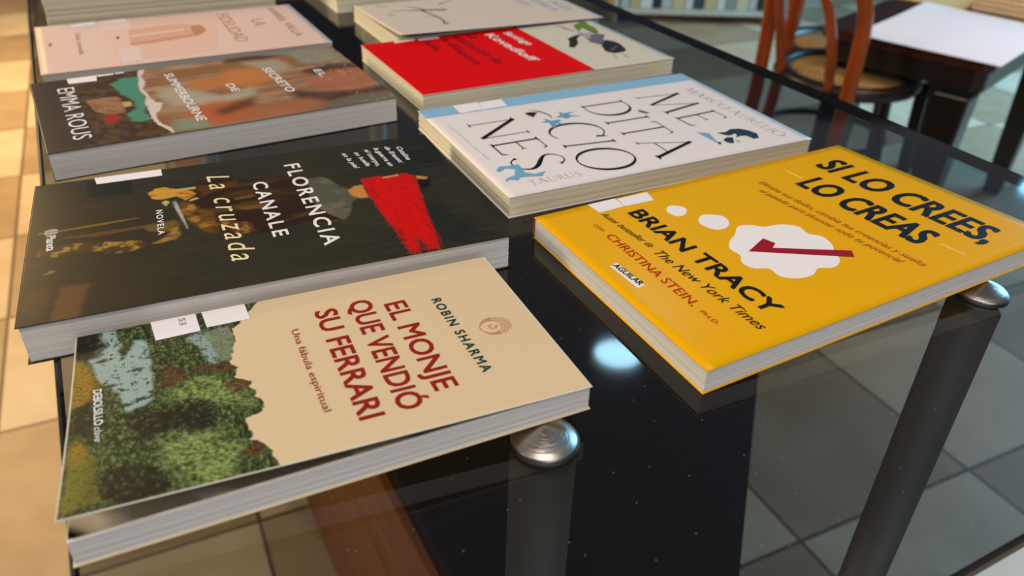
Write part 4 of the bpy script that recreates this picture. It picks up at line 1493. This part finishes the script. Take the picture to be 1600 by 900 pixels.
# --- the books at the far end of the rows
b = Book('twig', 'paperback_book', 'cream paperback with dark bare twigs and pale blue lettering lying behind the red book', B=[-0.1736, 0.8414, 0.5044, 0.135, 0.2196, 0.0152, [0, 0, 0, 0], 0.005], cover=(226, 208, 190), gloss=0.42, pages=PG_C, back=(226, 208, 186), spine=(226, 208, 190), inset=0.0009)
b.fore = 0.0085
b.edge = (40, 46, 44)


def stroke_poly(pts, w0, w1):
    P = catmull([(p[0], p[1], 0) for p in pts], 6)
    n = len(P)
    l, r = [], []
    for i, p in enumerate(P):
        d = (P[min(i + 1, n - 1)] - P[max(i - 1, 0)]).normalized()
        w = w0 + (w1 - w0) * i / (n - 1)
        l.append((p.x - d.y * w, p.y + d.x * w))
        r.append((p.x + d.y * w, p.y - d.x * w))
    return l + r[::-1]


DKT = (70, 62, 58)
ov = [('P', stroke_poly([(36, 28), (42, 50), (46, 66), (52, 82)], 0.6, 2.6), DKT),
      ('P', stroke_poly([(22, 50), (40, 60), (50, 68)], 0.6, 1.6), DKT), ('P', stroke_poly([(46, 58), (60, 60), (81, 62), (96, 60), (107, 56)], 1.2, 0.7), DKT), ('P', stroke_poly([(98, 58), (105, 60), (110, 58)], 1.0, 0.8), DKT),
      ('P', stroke_poly([(28, 84), (20, 95), (13, 106)], 1.0, 0.6), (110, 98, 90)), ('P', stroke_poly([(10, 22), (15, 26), (18, 30)], 1.2, 0.8), (140, 124, 112)),
      ('P', stroke_poly([(50, 20), (56, 25)], 1.6, 1.2), (160, 142, 128)), ('P', stroke_poly([(81, 62), (76, 57), (72, 50)], 0.5, 0.4), (130, 116, 104))]
b.front(0.006, None, ov + [('T', ['ALES', 58, 199, 0, 38, 9, (150, 178, 210), 'b']), ('T', ['ENTRE A', 30, 183, 1, 65, 8.5, (150, 178, 210), 'b']), ('T', ['LOS', 37, 167, 3, 27, 7, (164, 186, 212), 'b'])])
b.build(8, 0.0003)
bm = bmesh.new()
add_box(bm, (b.W - 0.0086, 0.12, 0.0006), (b.W - 0.0074, b.L - 0.001, b.t - 0.0008))  # added strip: cool light on the fore-edge pages, put into its blue colour
from_bm('cool_lit_edge', bm, mat('cool_light_blue', (150, 186, 210), 0.5), b.root)

b = Book('farw', 'paperback_book', 'white paperback cut by the top of the picture left of the twig book', B=[-0.2622, 0.9873, 0.51, 0.135, 0.20, 0.0145, [0, 0, 0, 0], 0], cover=(232, 226, 220), gloss=0.4, pages=PG_C, back=(226, 220, 212), spine=(226, 220, 212))
b.front(0.02)
b.build(8, 0.0003)
b = Book('thick', 'paperback_book', 'thick book with beige page edges lying farthest left behind the pale pink book', B=[-0.4537 - 0.15 * math.sin(0.52), 0.7705 + 0.15 * math.cos(0.52), 0.52, 0.150, 0.2195, 0.047, [0, 0, 0, 0], 0], cover=(200, 190, 170), gloss=0.4, pages=page_material('pages_beige', (232, 218, 186), (206, 192, 160)), back=(180, 170, 150), spine=(190, 180, 160))
b.front(0.02)
b.build(20, 0.0004)

# ------------------------------------------------------------------ bentwood chairs, second table and shelf behind
bent = mat_noise('bentwood_varnish', (138, 58, 18), (160, 74, 26), 8, 0.22, (1, 1, 1), 3)
darkw = mat_noise('dark_varnished_wood', (20, 12, 9), (28, 17, 12), 6, 0.35, (1, 8, 1), 3)
tablew = mat_noise('mahogany_wood', (50, 22, 12), (64, 30, 16), 6, 0.32, (1, 8, 1), 3)


def cane_material():
    m = mat('woven_cane', (206, 168, 96), 0.55)
    N, L, b = nodes(m)
    tc = N.new('ShaderNodeTexCoord')
    ck = N.new('ShaderNodeTexChecker')
    ck.inputs['Scale'].default_value = 130
    ck.inputs['Color1'].default_value = (*lin((214, 178, 108)), 1)
    ck.inputs['Color2'].default_value = (*lin((120, 86, 44)), 1)
    L.new(tc.outputs['Object'], ck.inputs['Vector'])
    L.new(ck.outputs['Color'], b.inputs['Base Color'])
    return m


cane = cane_material()


def make_chair(label, loc, rz, k=1.0, hw=0.15, sz=0.0, sr=1.0):
    c = thing('bentwood_chair', label, 'chair', loc, rz, 'bentwood chairs beyond the glass table')
    for s in (-1, 1):
        y = hw * s
        bm = bmesh.new()
        pts = [(-0.215, y * 1.06, 0.0), (-0.175, y * 1.03, 0.22), (-0.160, y, 0.42), (-0.157, y, 0.54), (-0.162, y, 0.66), (-0.190, y * 0.97, 0.73), (-0.240, y * 0.84, 0.78), (-0.285, y * 0.52, 0.81), (-0.300, 0.0, 0.82)]
        add_tube(bm, catmull([Vector(p) * k for p in pts], 8), 0.0165 * k, 12)
        from_bm('rear_leg_hoop', bm, bent, c)
        bm = bmesh.new()
        pts = [(0.125, 0.125 * s, 0.44 + sz), (0.138, 0.135 * s, 0.25), (0.165, 0.155 * s, 0.0)]
        add_tube(bm, catmull([Vector(p) * k for p in pts], 6), 0.0150 * k, 10)
        from_bm('front_leg', bm, darkw, c)
    bm = bmesh.new()
    pts = [(-0.150, hw * 0.55, 0.45 + sz), (-0.175, hw * 0.58, 0.60), (-0.215, hw * 0.50, 0.70), (-0.245, hw * 0.28, 0.755), (-0.252, 0, 0.77), (-0.245, -hw * 0.28, 0.755), (-0.215, -hw * 0.50, 0.70), (-0.175, -hw * 0.58, 0.60), (-0.150, -hw * 0.55, 0.45 + sz)]
    add_tube(bm, catmull([Vector(p) * k for p in pts], 6), 0.011 * k, 8)
    from_bm('inner_hoop', bm, bent, c)
    bm = bmesh.new()
    add_lathe(bm, [(0.155, 0.438), (0.186, 0.436), (0.192, 0.448), (0.186, 0.464), (0.155, 0.462), (0.155, 0.438)], 40)
    bmesh.ops.scale(bm, vec=(k * sr, k * sr, k), verts=bm.verts[:])
    bmesh.ops.translate(bm, vec=(0, 0, sz), verts=bm.verts[:])
    from_bm('seat_frame', bm, darkw, c)
    bm = bmesh.new()
    add_lathe(bm, [(0, 0.447), (0.157, 0.447), (0.157, 0.455), (0, 0.453)], 40)
    bmesh.ops.scale(bm, vec=(k * sr, k * sr, k), verts=bm.verts[:])
    bmesh.ops.translate(bm, vec=(0, 0, sz), verts=bm.verts[:])
    from_bm('cane_seat', bm, cane, c)
    bm = bmesh.new()
    add_tube(bm, [Vector((-0.01 + 0.175 * math.cos(2 * PI * i / 32), 0.165 * math.sin(2 * PI * i / 32), 0.20)) * k for i in range(32)], 0.010 * k, 8, True)
    from_bm('ring_stretcher', bm, darkw, c)
    return c


make_chair('nearer bentwood chair whose orange-brown hooped back rises left of the white sheet', (0.84, 2.035, 0), R(33), 1.08, 0.125, 0.056, 0.88)
make_chair('farther bentwood chair standing behind the nearer one, its seat of woven cane in view', (1.00, 2.47, 0), R(-20), 1.08, 0.14)

# second table
CX, CY, TZ = 1.068, 1.796, 0.65
E1, E2 = Vector((-0.73, 0.683)), Vector((0.683, 0.73))
t2 = thing('wooden_table', 'low dark mahogany table with a thick leg standing beyond the glass table', 'table', (CX, CY, 0), math.atan2(E2.y, E2.x))
A1, A2 = 0.42, 1.0      # lengths along local +y (E1) and +x (E2)


def rrect(x0, y0, x1, y1, r, n=6):
    out = []
    for cx, cy, a0 in ((x1 - r, y1 - r, 0), (x0 + r, y1 - r, 90), (x0 + r, y0 + r, 180), (x1 - r, y0 + r, 270)):
        for i in range(n + 1):
            a = R(a0 + 90 * i / n)
            out.append((cx + r * math.cos(a), cy + r * math.sin(a)))
    return out


bm = bmesh.new()
add_prism(bm, rrect(0, 0, A2, A1, 0.03), TZ - 0.025, TZ)
from_bm('table_top', bm, tablew, t2)
bm = bmesh.new()
add_prism(bm, rrect(0.012, 0.012, A2 - 0.012, A1 - 0.012, 0.03), TZ - 0.078, TZ - 0.025)
from_bm('apron', bm, darkw, t2)
for (lx, ly) in ((0.075, 0.075), (A2 - 0.075, 0.075), (0.075, A1 - 0.075), (A2 - 0.075, A1 - 0.075)):
    bm = bmesh.new()
    vs = add_box(bm, (lx - 0.042, ly - 0.042, 0), (lx + 0.042, ly + 0.042, TZ - 0.10), 0.006)
    for v in bm.verts:
        if v.co.z < 0.1:
            v.co.x = lx + (v.co.x - lx) * 0.62
            v.co.y = ly + (v.co.y - ly) * 0.62
    from_bm('leg', bm, darkw, t2)

# white sheet lying on it
bm = bmesh.new()
g = []
nx, ny = 20, 18
for i in range(nx + 1):
    row = []
    for j in range(ny + 1):
        x = -0.022 + 0.46 * i / nx
        y = -0.018 + 0.338 * j / ny
        z = TZ + 0.0030 + 0.012 * max(0, (i / nx - 0.25)) ** 2 * (j / ny) + 0.010 * max(0, j / ny - 0.6) ** 2
        row.append(bm.verts.new((x, y, z)))
    g.append(row)
for i in range(nx):
    for j in range(ny):
        bm.faces.new((g[i][j], g[i + 1][j], g[i + 1][j + 1], g[i][j + 1]))
bm.normal_update()
bmesh.ops.solidify(bm, geom=bm.faces[:], thickness=0.0006)
paper = from_bm('paper_sheet', bm, mat('white_paper', (250, 232, 220), 0.6))
paper.location = (CX, CY, 0)
paper.rotation_euler = (0, 0, math.atan2(E2.y, E2.x))
tag(paper, 'large white paper sheet lying over the corner of the dark table', 'paper')

# folded beige papers on the same table
root = thing('newspaper_stack', 'stack of folded beige newspapers lying behind the white sheet on the dark table', 'newspaper', (CX + E2.x * 0.62 - E1.x * 0.005, CY + E2.y * 0.62 - E1.y * 0.005, TZ), math.atan2(E2.y, E2.x))
news = mat_noise('newsprint', (206, 180, 140), (226, 204, 168), 60, 0.8, (1, 6, 1), 3)
for i in range(4):
    bm = bmesh.new()
    add_box(bm, (-0.13 + 0.004 * i, -0.24 + 0.003 * i, 0.0135 * i), (0.17 - 0.003 * i, 0.22, 0.0135 * i + 0.0128), 0.004)
    from_bm('folded_newspaper', bm, news, root)
bm = bmesh.new()
add_box(bm, (-0.08, -0.12, 0.0535), (-0.03, -0.03, 0.0539))
from_bm('red_print', bm, mat('red_print', (176, 66, 44), 0.7), root)
bm = bmesh.new()
add_box(bm, (-0.14, -0.12, 0), (0.14, 0.12, 0.004), 0.0015)
mf = from_bm('manila_folder', bm, mat('manila', (222, 184, 108), 0.6))
mf.location = (CX + E1.x * 0.345 + E2.x * 0.60, CY + E1.y * 0.345 + E2.y * 0.60, TZ)
mf.rotation_euler = (0, 0, math.atan2(E2.y, E2.x))
tag(mf, 'yellow manila folder lying on the far left corner of the dark table', 'folder')

# low shelf with upright books far behind
sh = thing('low_bookshelf', 'low pale bookshelf standing on the floor far behind the chairs', 'shelf', (0.95, 4.72, 0), R(2))
pale_w = mat_noise('pale_painted_wood', (186, 180, 160), (198, 192, 172), 5, 0.5)
bm = bmesh.new()
add_box(bm, (-0.42, -0.14, 0.05), (0.42, 0.14, 0.075), 0.003)
from_bm('shelf_board', bm, pale_w, sh)
bm = bmesh.new()
add_box(bm, (-0.42, -0.14, 0.40), (0.42, 0.14, 0.425), 0.003)
from_bm('shelf_board', bm, pale_w, sh)
for s in (-1, 1):
    bm = bmesh.new()
    add_box(bm, (0.43 * s - 0.012, -0.14, 0.0), (0.43 * s + 0.012, 0.14, 0.60), 0.003)
    from_bm('side_panel', bm, pale_w, sh)
cols = [(196, 200, 186), (190, 176, 130), (214, 214, 204), (40, 44, 42), (176, 186, 180), (204, 186, 140), (206, 206, 200), (60, 74, 70), (200, 180, 130), (216, 212, 196), (150, 150, 140), (210, 196, 160), (190, 196, 190)]
x = -0.40
names_ = ['pale grey', 'mustard', 'off-white', 'black', 'sage', 'tan', 'white', 'dark green', 'ochre', 'ivory', 'grey', 'sand', 'silver']
for i, c in enumerate(cols):
    w = 0.045 + 0.022 * ((i * 7) % 3) / 2
    h = 0.25 + 0.05 * ((i * 5) % 4) / 3
    r = thing('upright_book', '%s book standing upright on the low shelf far behind the chairs' % names_[i], 'book', (0.95 + (x + w / 2), 4.72 + (x + w / 2) * 0.035, 0.0755), R(2), 'upright books on the low shelf')
    bm = bmesh.new()
    add_box(bm, (-w / 2, -0.10, 0), (w / 2, 0.06, h), 0.004)
    from_bm('cover', bm, mat('spine_' + names_[i], c, 0.5), r)
    bm = bmesh.new()
    add_box(bm, (-w / 2 + 0.004, -0.094, 0.004), (w / 2 - 0.004, 0.0625, h - 0.004))
    from_bm('pages', bm, PG_G, r)
    x += w + 0.004

# round ceiling lamp mirrored in the glass
cl = thing('ceiling_lamp', 'round ceiling lamp whose cool glow mirrors in the glass between the books', 'lamp', (0.469, 2.76, ZT + 1.90), 0)
bm = bmesh.new()
add_lathe(bm, [(0, 0.03), (0.115, 0.03), (0.115, 0.0), (0.108, -0.010), (0.10, -0.010), (0.10, 0.0)], 40)
from_bm('lamp_housing', bm, mat('white_lamp_metal', (220, 220, 220), 0.4), cl)
em = bpy.data.materials.new('lamp_diffuser')
em.use_nodes = True
b_ = em.node_tree.nodes['Principled BSDF']
b_.inputs['Base Color'].default_value = (0.9, 0.95, 1, 1)
b_.inputs['Emission Color'].default_value = (0.42, 0.78, 1.0, 1)
b_.inputs['Emission Strength'].default_value = 18
bm = bmesh.new()
add_lathe(bm, [(0.0995, -0.002), (0.08, -0.016), (0.045, -0.024), (0, -0.027)], 40)
from_bm('diffuser', bm, em, cl)
